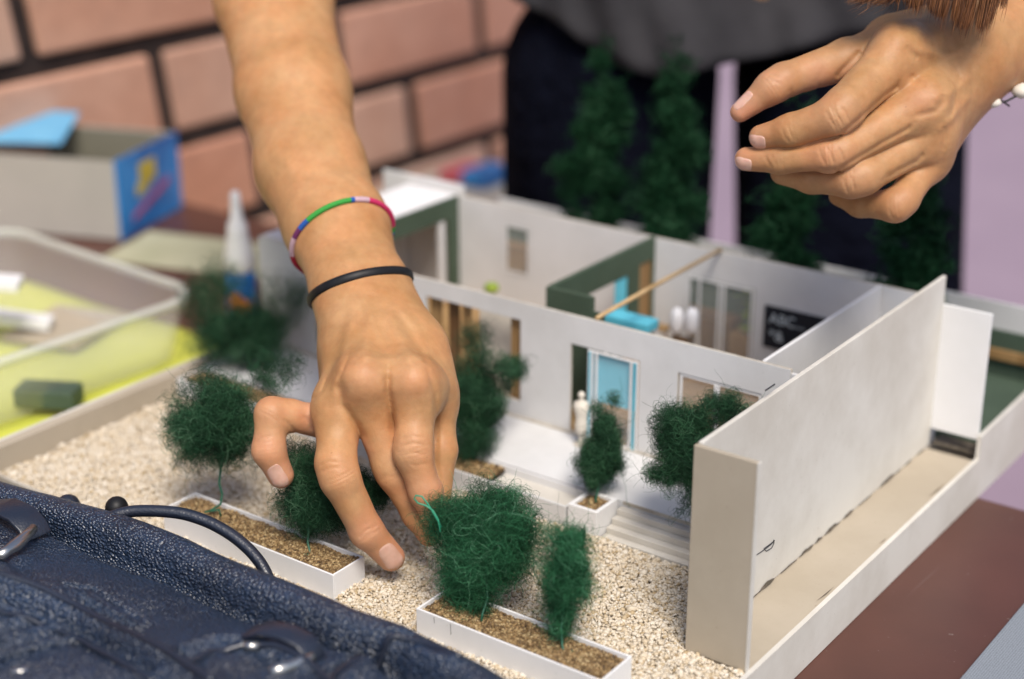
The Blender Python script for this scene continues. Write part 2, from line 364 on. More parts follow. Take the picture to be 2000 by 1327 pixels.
# tables
t = empty('table', (-.3, .4, TZ), 'maroon topped table under the architectural model', 'table')
b = MB(); b.box((-.76, .02, TZ-.025), (.5, .833, TZ)); b.build('tabletop', M['table'], t, False, .002)
for (x, y) in ((-.71, .07), (.45, .07), (-.71, .78), (.45, .78)):
    b = MB(); b.box((x-.02, y-.02, FZ), (x+.02, y+.02, TZ-.0255)); b.build('leg', M['metal'], t)
t = empty('table', (-.97, .6, TZ), 'second brown table holding the plastic tub and the boxes', 'table')
b = MB(); b.box((-1.16, .05, TZ-.025), (-.763, .975, TZ-.0005)); b.build('tabletop', M['table'], t, False, .002)
for (x, y) in ((-1.12, .1), (-.8, .1), (-1.12, .93), (-.8, .93)):
    b = MB(); b.box((x-.02, y-.02, FZ), (x+.02, y+.02, TZ-.026)); b.build('leg', M['metal'], t)
b = MB(); b.box((-.212, .05, TZ+.0005), (.2, .80, TZ+.004)); tag(b.build('fabric_mat', M['greycloth'], None, False, .001), 'grey finely woven mat lying on the maroon table', 'mat')
# ------------------------------------------------------------------ the architectural model
X0, X1, Y0, Y1 = -.7165, -.276, .484, .957
MOD = empty('architectural_model', (-.5, .6, TZ), 'white card model of a house on a raised base with gravel garden', 'architectural model')
b = MB(); b.box((X0+.0005, Y0+.0005, TZ+.0002), (X1-.0025, Y1-.0005, -.0045)); b.build('base_board', M['board'], MOD, False, .0003)
b = MB(); b.box((-.309, .5585, -.0045), (X1-.0026, .823, 0)); b.build('side_ledge', M['board'], MOD, False, .0003)
# side boards (rims)
b = MB()
pts = [(Y0, TZ+.0004), (.9565, TZ+.0004), (.9565, .0165), (.8255, .0145), (.8252, .0005), (.5575, .0005), (.5575, .0006), (Y0, .0006)]
n = len(pts)
vs = [(X1-.0024, y, z) for y, z in pts]+[(X1, y, z) for y, z in pts]
b.add(vs, [tuple(range(n))[::-1], tuple(range(n, 2*n))]+[(i, (i+1) % n, n+(i+1) % n, n+i) for i in range(n)])
b.build('side_board', M['warm'], MOD)
b = MB(); b.box((X0-.002, Y0, TZ+.0004), (X0+.0003, Y1, .0148)); b.box((X0+.0004, Y0+.003, -.0045), (-.709, .648, .0146), 1)
b.build('left_rim', [M['warm'], M['board']], MOD, False, .0003)
b = MB(); b.box((X0+.0004, Y0-.0022, TZ+.0004), (X1-.0025, Y0, .0045)); b.build('front_rim', M['edge'], MOD, False, .0003)
# boundary wall + end panel
b = MB(); b.box((-.3092, .5600, .0003), (-.3069, .8285, .1030)); b.build('boundary_wall', [M['warm']], MOD, False, .0003)
b = MB(); b.box((-.3098, .5572, .0002), (-.2792, .5597, .1022)); b.build('end_panel', [M['board']], MOD, False, .0003)
b = MB(); b.box((-.2792, .5570, .0003), (-.2785, .5598, .1022)); b.build('panel_edge', [M['warm']], MOD)
# cracks where the wall meets the ledge, pencil mark
b = MB()
y = .565
while y < .825:
    L = random.uniform(.006, .018); w = random.choice([.0004, .0006, .0010, .0016])
    zt = random.uniform(.0006, .0026 if w > .0007 else .0010)
    k = 6; up = [(-.30665, y+L*i/k, .0002+zt*math.sin(math.pi*i/k)*random.uniform(.6, 1)) for i in range(k+1)]
    lo = [(-.30665, y+L*i/k, .0001) for i in range(k+1)]
    b.add(up+lo, [(i, k+1+i, k+2+i, i+1) for i in range(k)])
    out = [(-.3066+.0003, y+L*i/k, .0007) for i in range(k+1)]; inn = [(-.30668, y+L*i/k, .0007) for i in range(k+1)]
    b.add(out+inn, [(i, k+1+i, k+2+i, i+1) for i in range(k)])
    y += L+random.uniform(0, .012)
b.build('glue_gap', M['crack'], MOD)
for (x0_, y0_, x1_, y1_, hz_) in ((1484, 1150, 1514, 1122, 9), (1612, 1040, 1632, 1020, 7), (1648, 1004, 1668, 990, 6), (1722, 940, 1750, 918, 8), (1572, 1068, 1590, 1052, 5)):
    a_ = onx(x0_, y0_, -.30662); c_ = onx(x1_, y1_, -.30662); k = 8; hz = hz_*.00025
    b = MB(); b.add([(-.3066, a_[1]+(c_[1]-a_[1])*i/k, .0006+hz*math.sin(math.pi*i/k)**.6*random.uniform(.7, 1)) for i in range(k+1)]+[(-.3066+.0007*math.sin(math.pi*i/k), a_[1]+(c_[1]-a_[1])*i/k, .0006) for i in range(k+1)], [(i, i+1, k+2+i, k+1+i) for i in range(k)]); b.build('glue_gap', M['crack'], MOD)
for (y0, L, s) in ((.63, .018, .0011), (.765, .02, .0013), (.70, .008, .0008)):
    b = MB(); b.add([(-.2795-s, y0, .0008), (-.2795, y0+L/2, .0008), (-.2795-s*.2, y0+L, .0008)], [(0, 1, 2)]); b.build('glue_gap', M['crack'], MOD)
b = MB()
q = [(1478, 1084), (1486, 1079), (1497, 1071), (1508, 1062), (1513, 1056), (1506, 1062), (1492, 1072), (1497, 1077), (1507, 1071), (1512, 1061), (1511, 1055)]
b.tube([onx(x, y, -.3067) for x, y in q], .00022, 5); b.build('pencil_mark', M['ink'], MOD)
b = MB(); b.tube([onx(1513, 751, -.3068), onx(1495, 763, -.3068)], .0004, 5); b.build('pencil_mark', M['ink'], MOD)
# porch, steps
PZ = .0125
b = MB(); b.box((-.708, .6445, -.0045), (-.3096, .8435, PZ)); b.build('porch_floor', M['white'], MOD, False, .0003)
for i in range(4):
    z = PZ-.0032*(i+1)+.0004; y1 = .644-.0048*i
    b = MB(); b.box((-.3990, y1-.0048, -.0045), (-.3096, y1-.0002, z)); b.build('step', M['warm'], MOD, False, .0003)
b = MB(); b.box((-.3985, .6442, PZ-.002), (-.3098, .6444, PZ)); b.build('porch_edge', M['edge'], MOD)
# trough along the porch, with soil beds
def trough(x0, x1, y0, y1, zt, name='planting_trough'):
    w = .0013; b = MB()
    b.box((x0, y0, -.004), (x1, y0+w, zt)); b.box((x0, y1-w, -.004), (x1, y1, zt)); b.box((x0, y0+w, -.004), (x0+w, y1-w, zt)); b.box((x1-w, y0+w, -.004), (x1, y1-w, zt))
    b.box((x0+w, y0+w, -.004), (x1-w, y1-w, .002))
    return b
ICO_V = None
def stones(name, P, size, mats, parent, flat=.75, kind='stuff'):
    bm = bmesh.new(); bmesh.ops.create_icosphere(bm, subdivisions=1, radius=1); V0 = np.array([v.co[:] for v in bm.verts]); F0 = np.array([[v.index for v in f.verts] for f in bm.faces]); bm.free()
    n = len(P); s = size*np.exp(rng.normal(0, .28, (n, 1, 1)))*np.stack([rng.uniform(.75, 1.3, n), rng.uniform(.6, 1.05, n), rng.uniform(.45, .9, n)*flat/.75], -1)[:, None, :]
    V = V0[None]*s*(1+rng.normal(0, .13, (n, len(V0), 1)))
    ax = rng.normal(size=(n, 3)); ax /= np.linalg.norm(ax, axis=1, keepdims=True); th = rng.uniform(0, 6.28, n)
    # random yaw plus a moderate tilt
    cy, sy = np.cos(th), np.sin(th); Rz = np.zeros((n, 3, 3)); Rz[:, 0, 0] = cy; Rz[:, 0, 1] = -sy; Rz[:, 1, 0] = sy; Rz[:, 1, 1] = cy; Rz[:, 2, 2] = 1
    tt = rng.normal(0, .5, n); ct, st_ = np.cos(tt), np.sin(tt); Rx = np.zeros((n, 3, 3)); Rx[:, 0, 0] = 1; Rx[:, 1, 1] = ct; Rx[:, 1, 2] = -st_; Rx[:, 2, 1] = st_; Rx[:, 2, 2] = ct
    V = np.einsum('nij,nkj->nki', Rz @ Rx, V) + P[:, None, :]
    F = F0[None]+(np.arange(n)*len(V0))[:, None, None]
    o = np_mesh(name, V.reshape(-1, 3), F.reshape(-1, 3), mats, parent, False, np.repeat(rng.beta(1.6, 1.1, n), len(V0)))
    if kind: o['kind'] = kind
    return o
def soilbed(x0, x1, y0, y1, z, parent, n, size=.0006):
    b = MB(); b.box((x0, y0, z-.002), (x1, y1, z-.0004)); 
    P = np.stack([rng.uniform(x0, x1, n), rng.uniform(y0, y1, n), z+rng.uniform(-.0005, .0004, n)], -1)
    P[:, 2] += .0006*np.sin(P[:, 0]*310)*np.sin(P[:, 1]*420+1)
    s = b.build('soil', M['soilbed'], parent)
    stones('soil_grains', P, size, M['soil'], s)
TR = []
for (x0, x1) in ((-.7085, -.4195),):
    b = trough(x0, x1, .6225, .6440, .0118); b.build('planting_trough', M['white'], MOD, False, .0003)
b = MB(); b.box((-.4725, .6239, .002), (-.4208, .6426, .0075)); b.build('trough_infill', M['warm'], MOD)
soilbed(-.7065, -.4735, .6242, .6424, .0103, MOD, 7000, .0008)
# gravel
n = 84000
P = np.stack([rng.uniform(-.7085, -.2795, n), rng.uniform(.4855, .6235, n), rng.uniform(-.0016, .0008, n)], -1)
keep = ~((P[:, 0] > -.3105) & (P[:, 1] > .5565)) & ~((P[:, 0] > -.402) & (P[:, 1] > .623)) & ~((P[:, 0] > -.42) & (P[:, 0] < -.398) & (P[:, 1] > .6215))
for (x0, x1) in ((-.585, -.4665), (-.4185, -.3145)): keep &= ~((P[:, 0] > x0+.002) & (P[:, 0] < x1-.002) & (P[:, 1] > .4985) & (P[:, 1] < .520))
P = P[keep]; P[:, 2] += .0011*np.sin(P[:, 0]*90+np.sin(P[:, 1]*70))*np.cos(P[:, 1]*110)
b = MB(); b.box((-.7088, .4845, -.0044), (-.2790, .6225, -.0012)); gb = b.build('gravel_bed', M['gravelbed']); tag(gb, kind='structure')
g = stones('gravel', P, .00094, M['gravel'], None); g['kind'] = 'stuff'; tag(g, 'pale cream gravel covering the garden of the model', 'gravel')
# house walls
HZ = .0835; wm = [M['white'], M['edge']]
fw = grid_wall('x', .6985, .0020, -.7080, -.3345, PZ+.0001, HZ, [(-.662, -.606, .022, .072), (-.572, -.5035, .0225, .0725), (-.4690, -.4240, PZ+.0001, .0665), (-.4000, -.3500, .030, .0660)], 'front_wall', wm, MOD)
b = MB(); b.box((-.3344, .6985, PZ+.0001), (-.3095, .7005, HZ-.002)); b.build('link_wall', M['white'], MOD, False, .0002)
grid_wall('x', .8440, .0022, -.7080, -.3130, PZ+.0001, HZ, [(-.6210, -.6010, .0370, .0710), (-.4790, -.4320, .0126, .0640)], 'back_wall', wm, MOD)
grid_wall('y', -.3520, .0020, .7008, .8437, PZ+.0001, HZ+.0004, [], 'end_wall', [M['white'], M['bright']], MOD)
grid_wall('y', -.7080, .0020, .7008, .8437, PZ+.0001, HZ+.0002, [], 'outer_wall', wm, MOD)
b = MB(); b.box((-.730, .8465, .0), (-.6585, .8485, .0905)); b.build('rear_panel', M['white'], MOD, False, .0003)
# roof strip over the left room
b = MB(); b.box((-.7055, .7010, HZ-.0022), (-.6622, .8436, HZ+.0012)); b.build('roof_strip', M['bright'], MOD, False, .0003)
# green partitions
gm = [M['green'], M['green']]
grid_wall('y', -.6620, .0018, .7010, .8436, PZ+.0002, HZ+.0007, [(.760, .832, PZ+.0002, .0700)], 'green_partition', gm, MOD)
b = MB(); b.box((-.6625, .8225, PZ+.0003), (-.6600, .8275, .0692)); b.build('door_frame', M['white'], MOD)
b = MB(); b.box((-.7055, .785, PZ+.0003), (-.6800, .787, .060)); b.build('inner_screen', M['bright'], MOD)
grid_wall('y', -.5060, .0030, .7305, .8436, PZ+.0002, HZ+.0007, [(.752, .812, .020, .0675), (.826, .8405, PZ+.0002, .0705)], 'green_partition', gm, MOD)
b = MB(); b.box((-.5060, .7270, PZ+.0002), (-.4740, .7302, HZ+.0004)); b.build('green_return', M['green'], MOD, False, .0002)
b = MB(); b.box((-.5050, .8262, PZ+.0003), (-.5040, .8402, .0700)); b.build('wooden_door', M['wood'], MOD)
b = MB(); b.box((-.5045, .799, .021), (-.5036, .8115, .067)); b.build('blue_shutter', M['cyan'] if 0 else M['blue'], MOD)
b = MB(); b.box((-.512, .755, PZ+.0003), (-.508, .763, .052)); b.build('red_hanging', M['pinkred'], MOD)
# interior floor tint
b = MB(); b.box((-.7055, .7012, PZ+.0001), (-.3525, .8434, PZ+.0006)); b.build('room_floor', M['wood'], MOD)
# front windows and door: frames and panes
def frame(parent, x0, x1, z0, z1, y, mull, w=.0013, mat='bright', pane='glass', nm='window_frame', bot=True):
    b = MB(); e = .0009
    b.box((x0, y, z0), (x0+w, y+e, z1)); b.box((x1-w, y, z0), (x1, y+e, z1)); b.box((x0+w, y, z1-w), (x1-w, y+e, z1))
    if bot: b.box((x0+w, y, z0), (x1-w, y+e, z0+w))
    for mx in mull: b.box((mx-w*.55, y-.0002, z0+(w if bot else 0)), (mx+w*.55, y+e-.0002, z1-w))
    fr = b.build(nm, M[mat], parent, False, .0001)
    if pane:
        b = MB(); b.box((x0+w*.5, y+.0012, z0+.0005), (x1-w*.5, y+.0015, z1-.0005)); b.build('pane', M[pane], fr)
    return fr
frame(fw, -.3990, -.3505, .0305, .0655, .6990, [-.3775, -.3757])
frame(fw, -.4572, -.4245, PZ+.0003, .0658, .6980, [-.4545, -.4515, -.4290], .0011)
b = MB(); b.box((-.4562, .7002, .0355), (-.4262, .7007, .0645)); b.build('blue_panel', M['blue'], fw)
b = MB(); b.box((-.4562, .6975, PZ+.0004), (-.4552, .6979, .0650)); b.build('blue_trim', M['blue'], fw); b = MB(); b.box((-.4272, .6975, PZ+.0004), (-.4260, .6979, .0650)); b.build('blue_trim', M['blue'], fw)
b = MB(); b.box((-.4688, .7180, PZ+.0008), (-.4600, .7190, .0800)); b.build('green_screen', M['green'], MOD)
# wooden fittings behind the big openings
for (x0, x1, z0, z1, y, k) in ((-.572, -.565, .0150, .074, .703, 'wood'), (-.560, -.553, .0150, .074, .7045, 'wooddark'), (-.548, -.543, .0150, .074, .703, 'wood'), (-.513, -.5045, .0150, .074, .7025, 'wood'), (-.662, -.655, .0145, .072, .703, 'wood'), (-.640, -.634, .0145, .072, .703, 'wood'), (-.616, -.608, .0145, .072, .703, 'wooddark')):
    b = MB(); b.box((x0, y, z0), (x1, y+.002, z1)); b.build('wooden_post', M[k], MOD, False, .0002)
b = MB(); b.box((-.5735, .7030, .0735), (-.503, .7060, .0755)); b.box((-.5125, .705, .044), (-.5045, .716, .046)); b.box((-.5125, .705, .026), (-.5045, .716, .028)); b.build('wooden_shelf', M['wooddark'], MOD)
b = MB(); b.box((-.545, .715, .015), (-.516, .717, .066)); b.build('room_screen', M['cream'], MOD)
b = MB(); b.box((-.708, .6965, PZ+.0002), (-.3352, .6983, PZ+.0009)); b.build('wall_foot_strip', M['edge'], MOD)
# rear openings
rf = frame(MOD, -.4785, -.4325, PZ+.0008, .0635, .8432, [-.4700, -.4560, -.4525], .0013)
frame(MOD, -.6205, -.6015, .0375, .0705, .8434, [], .0008)
# garden behind: floor, rear board, plants shelf
b = MB(); b.box((-.7080, .8490, -.0045), (-.2790, .9540, 0)); b.build('rear_garden_floor', M['floorgreen'], MOD)
b = MB(); b.box((-.7080, .9542, -.0045), (-.2785, .9562, .0475)); b.build('rear_board', M['white'], MOD, False, .0003)
b = MB(); b.box((-.7060, .9515, .0003), (-.2800, .9540, .0300)); b.build('rear_green_lining', M['floorgreen'], MOD)
b = MB(); b.box((-.330, .9480, .012), (-.2810, .9510, .0185)); b.build('wooden_strip', M['wood'], MOD, False, .0004)
b = MB(); b.box((-.3220, .8420, .0100), (-.2805, .8437, .0855)); b2 = MB(); b2.box((-.3105, .8285, .0105), (-.2790, .8302, .0862)); b2.build('white_door', [M['bright']], MOD, False, .0003)
b = MB(); b.box((-.3060, .8305, .0001), (-.2792, .8436, .0012)); b.build('recess_shade', M['crack'], MOD)  # flat dark sheet; shade of the slot behind the door put into its colour
# plants and counter seen through the rear opening
b = MB(); b.box((-.4500, .8480, .0002), (-.4280, .8620, .0300)); b.build('wooden_counter', M['wood'], MOD)
b = MB(); b.box((-.5000, .8520, .0002), (-.4515, .8700, .0340)); b.build('wooden_counter', M['wooddark'], MOD)
b = MB(); b.box((-.6400, .8520, .0002), (-.5900, .8640, .0520)); b.build('wooden_counter', M['wood'], MOD)
b = MB()
for k in range(5):
    for j in range(26):
        c = np.array([-.4400+random.gauss(0, .003), .8560+random.gauss(0, .003), .0340+k*.0075+random.gauss(0, .0012)])
        d = np.array([random.gauss(0, 1), random.gauss(0, 1), random.gauss(0, .4)])*.0022
        e = np.array([random.gauss(0, 1), random.gauss(0, 1), random.gauss(0, .4)])*.0014
        b.add([c-d, c+e, c+d, c-e], [(0, 1, 2, 3)])
b.tube([(-.44, .856, .030), (-.44, .856, .068)], .0006, 6)
tag(b.build('potted_plant', M['lime']), 'tiny lime leafed plant on the counter behind the rear opening', 'plant')
# blackboard with chalk
bb = MB(); bb.box((-.4240, .8430, .0290), (-.3740, .8439, .0560)); bbo = bb.build('blackboard', M['board_black'], MOD)
fc = bpy.data.curves.new('chalk_letters', 'FONT'); fc.body = 'ABC...'; fc.size = .0095; fc.extrude = .00008
def textmesh(body, size, loc, rot, mat, name, parent, extr=.0001, align='LEFT'):
    fc = bpy.data.curves.new(name, 'FONT'); fc.body = body; fc.size = size; fc.extrude = extr; fc.align_x = align
    o = bpy.data.objects.new(name+'_tmp', fc); COL.objects.link(o)
    dg = bpy.context.evaluated_depsgraph_get(); me = bpy.data.meshes.new_from_object(o.evaluated_get(dg))
    bpy.data.objects.remove(o); me.name = name
    me.transform(Matrix.Translation(loc) @ rot)
    me.materials.clear(); return link(name, me, mat, parent)
RX = Matrix.Rotation(math.pi/2, 4, 'X')
textmesh('ABC...', .0092, Vector((-.4205, .8428, .0455)), RX, M['chalk'], 'chalk_letters', bbo)
textmesh('*&', .0095, Vector((-.4200, .8428, .0345)), RX, M['chalk'], 'chalk_drawing', bbo)
# wooden rod across the walls
b = MB(); pa = onz(1165, 622, HZ+.0012); pb = onz(1408, 488, HZ+.0012); pm = (pa+pb)/2
b.tube([pa, pa*.6+pb*.4+np.array([0, 0, .0004]), pb], [.0012, .0013, .0012], 8); tag(b.build('rod', M['stick'], None, True), 'thin bamboo rod lying across the tops of the model walls', 'rod')
# bed, chair, mannequin, yellow ball
bd = empty('model_bed', (-.47, .76, PZ), 'light blue raised slab on thin legs beside the green partition', 'model furniture')
p0 = onz(1180, 614, .064); p1 = onz(1268, 634, .064)
b = MB(); b.box((p0[0], p1[1]-.002, .0585), (p1[0], p1[1]+.011, .064)); b.build('mattress', M['blue'], bd, False, .0005)
for (xa, ya) in ((p0[0]+.0005, p1[1]-.0015), (p1[0]-.002, p1[1]-.0015), (p0[0]+.0005, p1[1]+.009), (p1[0]-.002, p1[1]+.009)):
    b = MB(); b.box((xa, ya, PZ+.0007), (xa+.0015, ya+.0015, .0583)); b.build('leg', M['bright'], bd)
ch = empty('model_chair', (-.47, .80, PZ), 'white winged chair in the middle of the roofless room', 'model furniture')
for sx, (x, y) in enumerate(((1322, 628), (1351, 628))):
    c = ony(x, y, .800); b = MB(); prof = [(max(.0004, (1-abs((i-5)/5)**2.6)**.5*.0044), (i-5)*.0018) for i in range(11)]
    b.lathe(c, prof, 16); b.build('wing', M['plastic_white'], ch, True)
c = ony(1320, 660, .802)
b = MB(); b.tube([(c[0]-.003, c[1], PZ+.001), (c[0]-.001, c[1], c[2])], .0007, 6); b.tube([(c[0]+.008, c[1], PZ+.001), (c[0]+.006, c[1], c[2])], .0007, 6); b.box((c[0]-.002, c[1]-.003, c[2]-.001), (c[0]+.009, c[1]+.003, c[2]+.001)); b.build('seat_frame', M['wooddark'], ch)
tb = empty('model_table', (-.49, .80, PZ), 'tiny wooden table beside the white winged chair', 'model furniture')
c = ony(1290, 640, .81); b = MB(); b.box((c[0]-.012, c[1]-.004, c[2]-.001), (c[0]+.005, c[1]+.006, c[2]+.0005)); b.build('table_top', M['wood'], tb)
for dx in (-.010, .003):
    b = MB(); b.box((c[0]+dx, c[1], PZ+.0007), (c[0]+dx+.0012, c[1]+.0012, c[2]-.0012)); b.build('leg', M['wood'], tb)
b = MB(); c = ony(960, 563, .800); b.lathe(c, [(.0005, -.004), (.004, -.0025), (.0052, 0), (.004, .0028), (.0005, .004)], 16); tag(b.build('cushion', M['lime'], None, True), 'small yellow-green round cushion just behind the front wall', 'cushion')
mq = MB(); c = onz(1134, 868, PZ)
prof = [(.0042, 0), (.0042, .0006), (.0010, .0010), (.0010, .006), (.0026, .0068), (.0036, .011), (.0030, .015), (.0034, .018), (.0046, .0225), (.0040, .0250), (.0014, .0262), (.0011, .0275), (.0019, .0288), (.0019, .0302), (.0008, .0312)]
mq.lathe(c, [(r, z*1.02) for r, z in prof], 20); tag(mq.build('mannequin', M['cream'], None, True), 'cream dressmaker mannequin standing in the open doorway', 'mannequin')
# ------------------------------------------------------------------ planters
def planter(x0, x1, y0, y1, h, label, ng, mark=False, w=.0011, name='planter'):
    r = empty(name, ((x0+x1)/2, (y0+y1)/2, 0), label, 'planter', 'white card planters in the gravel garden')
    b = MB(); z0 = -.0010
    b.box((x0, y0, z0), (x1, y0+w, h)); b.box((x0, y1-w, z0), (x1, y1, h)); b.box((x0, y0+w, z0), (x0+w, y1-w, h)); b.box((x1-w, y0+w, z0), (x1, y1-w, h)); b.box((x0+w, y0+w, z0), (x1-w, y1-w, z0+.001))
    b.build('box', M['bright'], r, False, .00025)
    soilbed(x0+w, x1-w, y0+w, y1-w, h-.0022, r, ng)
    if mark:
        for (a, hh_) in ((.020, .0055), (.0105, .003)):
            b = MB(); b.tube([(x0+a, y0-.0001, h-.001), (x0+a+.0002, y0-.0001, h-.001-hh_)], .00012, 4); b.build('pencil_mark', M['ink'], r)
    return r
planter(-.5840, -.4672, .4968, .5195, .0134, 'white card planter beside the navy bag, under the curled little finger', 9000)
planter(-.4165, -.3155, .4968, .5210, .0134, 'white card planter nearest the camera, crossed by pencil lines', 9000, True)
planter(-.4178, -.4000, .6232-.0015, .6415, .0145, 'small square planter beside the steps', 1200, w=.0022, name='square_planter')
# ------------------------------------------------------------------ wool trees
def wool(parent, blobs, dep, n, seg, step, rad, mat, curl=.8, dscale=1.0, squeeze=.85, tuft=150, grow=1.10):
    """blobs in measured pixels (x, y, rx, ry, weight[, depth offset]); fibres wander inside them"""
    C = []; Rr = []; w = []; blobs = [(q[0], q[1], q[2]*grow, q[3]*grow, *q[4:]) for q in blobs]
    for bl in blobs:
        x, y, rx, ry, ww = bl[:5]; dd = dep+(bl[5] if len(bl) > 5 else 0)
        C.append(at(x, y, dd)); Rr.append((rx*dd/FP, min(rx, ry)*dd/FP*dscale, ry*dd/FP)); w.append(ww*rx*ry)
    C = np.array(C); Rr = np.array(Rr); w = np.array(w); w = w/w.sum()
    Bm = np.stack([CR, hh, CU*.0+zz])            # blob axes: right, away, up
    # each blob is a heap of small tufts, so gaps and lumps appear between them
    nt = max(14, int(sum((bl[2]*bl[3]) for bl in blobs)/tuft)); ti = rng.choice(len(C), nt, p=w)
    tu = rng.normal(size=(nt, 3)); tu /= np.linalg.norm(tu, axis=1, keepdims=True); tu *= rng.uniform(.05, 1, (nt, 1))**.5
    TC = C[ti]+(tu*Rr[ti]*.84) @ Bm; TRr = np.minimum(Rr[ti], Rr[ti].min(1, keepdims=True)*1.5)*rng.uniform(.13, .38, (nt, 1))*np.array([1, 1, 1.15]); tw = TRr[:, 0]**2; tw /= tw.sum(); tone = rng.normal(0, .17, nt)
    C, Rr = TC, TRr
    idx = rng.choice(nt, n, p=tw)
    u = rng.normal(size=(n, 3)); u /= np.linalg.norm(u, axis=1, keepdims=True); u *= rng.uniform(.1, 1, (n, 1))**.5
    p = C[idx]+(u*Rr[idx]) @ Bm
    d = rng.normal(size=(n, 3)); d /= np.linalg.norm(d, axis=1, keepdims=True)
    far = rng.uniform(size=(n, 1)) < .07
    ax = rng.normal(size=(n, 3)); ax /= np.linalg.norm(ax, axis=1, keepdims=True)
    k = rng.uniform(.2, 1.0, n)[:, None]*curl
    out = [p.copy()]
    for s in range(seg-1):
        d = d+k*np.cross(ax, d)+rng.normal(0, .2, (n, 3)); d /= np.linalg.norm(d, axis=1, keepdims=True)
        rel = ((p-C[idx]) @ Bm.T)/Rr[idx]; rr_ = np.linalg.norm(rel, axis=1, keepdims=True)
        pull = np.clip(rr_-1.0, 0, .8)*np.where(far, .08, .9)
        inw = C[idx]-p; inw /= np.linalg.norm(inw, axis=1, keepdims=True)+1e-9
        d = d+inw*pull; d /= np.linalg.norm(d, axis=1, keepdims=True)
        p = p+d*step; out.append(p.copy())
    st = np.stack(out, 1)
    rn = np.clip(rng.beta(1.6, 2.2, n)+tone[idx], 0, 1)
    return fibres('crown', st, rng.uniform(.6, 1.4, n)*rad, M[mat], parent, rn)
def tree(label, base, stem, blobs, dep, n, mat='wool', rad=.000062, seg=9, step=.0021, name='wool_tree', group='green wool and wire model trees', srad=.0006, **kw):
    r = empty(name, tuple(base), label, 'model tree', group)
    wool(r, blobs, dep, int(n*1.65), seg, step, rad, mat, **kw)
    b = MB(); b.tube(stem, srad, 8); b.build('trunk', M['wire'], r, True)
    return r
def st_px(pts, d0, d1):
    return [at(x, y, d0+(d1-d0)*i/(len(pts)-1)) for i, (x, y) in enumerate(pts)]
# front planter, left
B1 = onz(432, 1010, .011); D1 = depth(B1)
tree('green wool tree on a bent bare wire stem, left in the planter by the bag', B1,
     [B1+np.array([0, 0, -.001])]+st_px([(428, 996), (400, 1000), (414, 996), (431, 985), (434, 965), (428, 945), (431, 918), (440, 850)], D1-.002, D1),
     [(412, 822, 78, 84, 1.3), (365, 800, 36, 60, .8), (460, 855, 52, 58, 1), (372, 893, 30, 38, .7), (480, 790, 36, 44, .8), (515, 745, 44, 44, 1, .010), (552, 712, 40, 36, .9, .012), (400, 905, 18, 22, .4)], D1, 6500, curl=.9)
B2 = onz(600, 1082, .011); D2 = depth(B2)
tree('green wool tree under the ring finger, right in the planter by the bag', B2,
     [B2]+st_px([(602, 1086), (588, 1082), (597, 1090), (606, 1080), (601, 1060), (603, 1030), (610, 960)], D2-.002, D2+.006),
     [(592, 940, 52, 82, 1.2), (640, 985, 60, 58, 1.1), (575, 985, 32, 50, .9), (715, 958, 58, 42, .8, .012), (752, 972, 26, 34, .5, .012), (610, 1035, 22, 28, .5), (556, 1020, 8, 34, .2), (570, 890, 30, 40, .7)], D2+.006, 6000, curl=.9)
B3 = onz(940, 1215, .011); D3 = depth(B3)
tree('large bright green wool tree with a looped wire, in the nearest planter', B3,
     [B3]+st_px([(942, 1200), (952, 1170), (950, 1100), (940, 1040)], D3, D3+.008),
     [(948, 1060, 92, 84, 1.4), (885, 1020, 52, 60, 1), (1015, 1035, 42, 62, .9), (930, 1140, 66, 52, 1), (925, 1185, 40, 34, .8), (975, 975, 62, 32, .8), (972, 932, 48, 24, .16), (935, 945, 28, 22, .14), (860, 1090, 20, 44, .3), (1005, 1105, 34, 45, .6)], D3+.012, 9000, mat='wool_bright', curl=.55, step=.0026)
b = MB(); d_ = D3+.004
lp = [(860, 1040), (856, 1016), (846, 998), (832, 988), (816, 983), (809, 974), (812, 968), (824, 970), (835, 984), (845, 1000), (862, 1030)]
b.tube([at(x, y, d_-.006) for x, y in lp], .00042, 8); tl = b.build('wire_loop', M['wirebright'], bpy.data.objects['wool_tree.002'], True)
B4 = onz(1112, 1275, .011); D4 = depth(B4)
tree('slim wispy green wool tree at the right end of the nearest planter', B4,
     [B4]+st_px([(1120, 1272), (1104, 1278), (1098, 1262), (1096, 1230), (1104, 1160)], D4-.001, D4+.004),
     [(1112, 1105, 42, 56, 1), (1095, 1150, 34, 60, 1), (1135, 1140, 32, 34, .6), (1095, 1215, 24, 46, .8), (1085, 1060, 26, 34, .4), (1122, 1058, 44, 20, .35), (1150, 1045, 24, 9, .12), (1070, 1180, 12, 40, .3)], D4+.004, 2700, mat='wool_bright', curl=.5, step=.0026)
B5 = onz(1165, 985, .012); D5 = depth(B5)
tree('dark narrow wool tree growing in the small square planter', B5, [B5]+st_px([(1163, 975), (1168, 955), (1172, 900)], D5, D5+.002),
     [(1180, 865, 34, 52, 1.1), (1172, 905, 38, 40, 1.1), (1165, 930, 36, 30, .8), (1198, 795, 17, 34, .6), (1162, 830, 18, 34, .6), (1144, 940, 18, 18, .3), (1200, 850, 20, 46, .6), (1180, 820, 28, 34, .7)], D5+.002, 4200, mat='wool_dark' if 0 else 'wool', curl=.9)
b = MB(); b.tube([at(x, y, D5) for x, y in ((1205, 900), (1212, 925), (1222, 950), (1224, 980), (1230, 992))], .00012, 4); b.build('loose_thread', M['wire'], bpy.data.objects['wool_tree.004'])
B6 = (-.335, .640, .0125); D6 = depth((-.345, .640, .06))
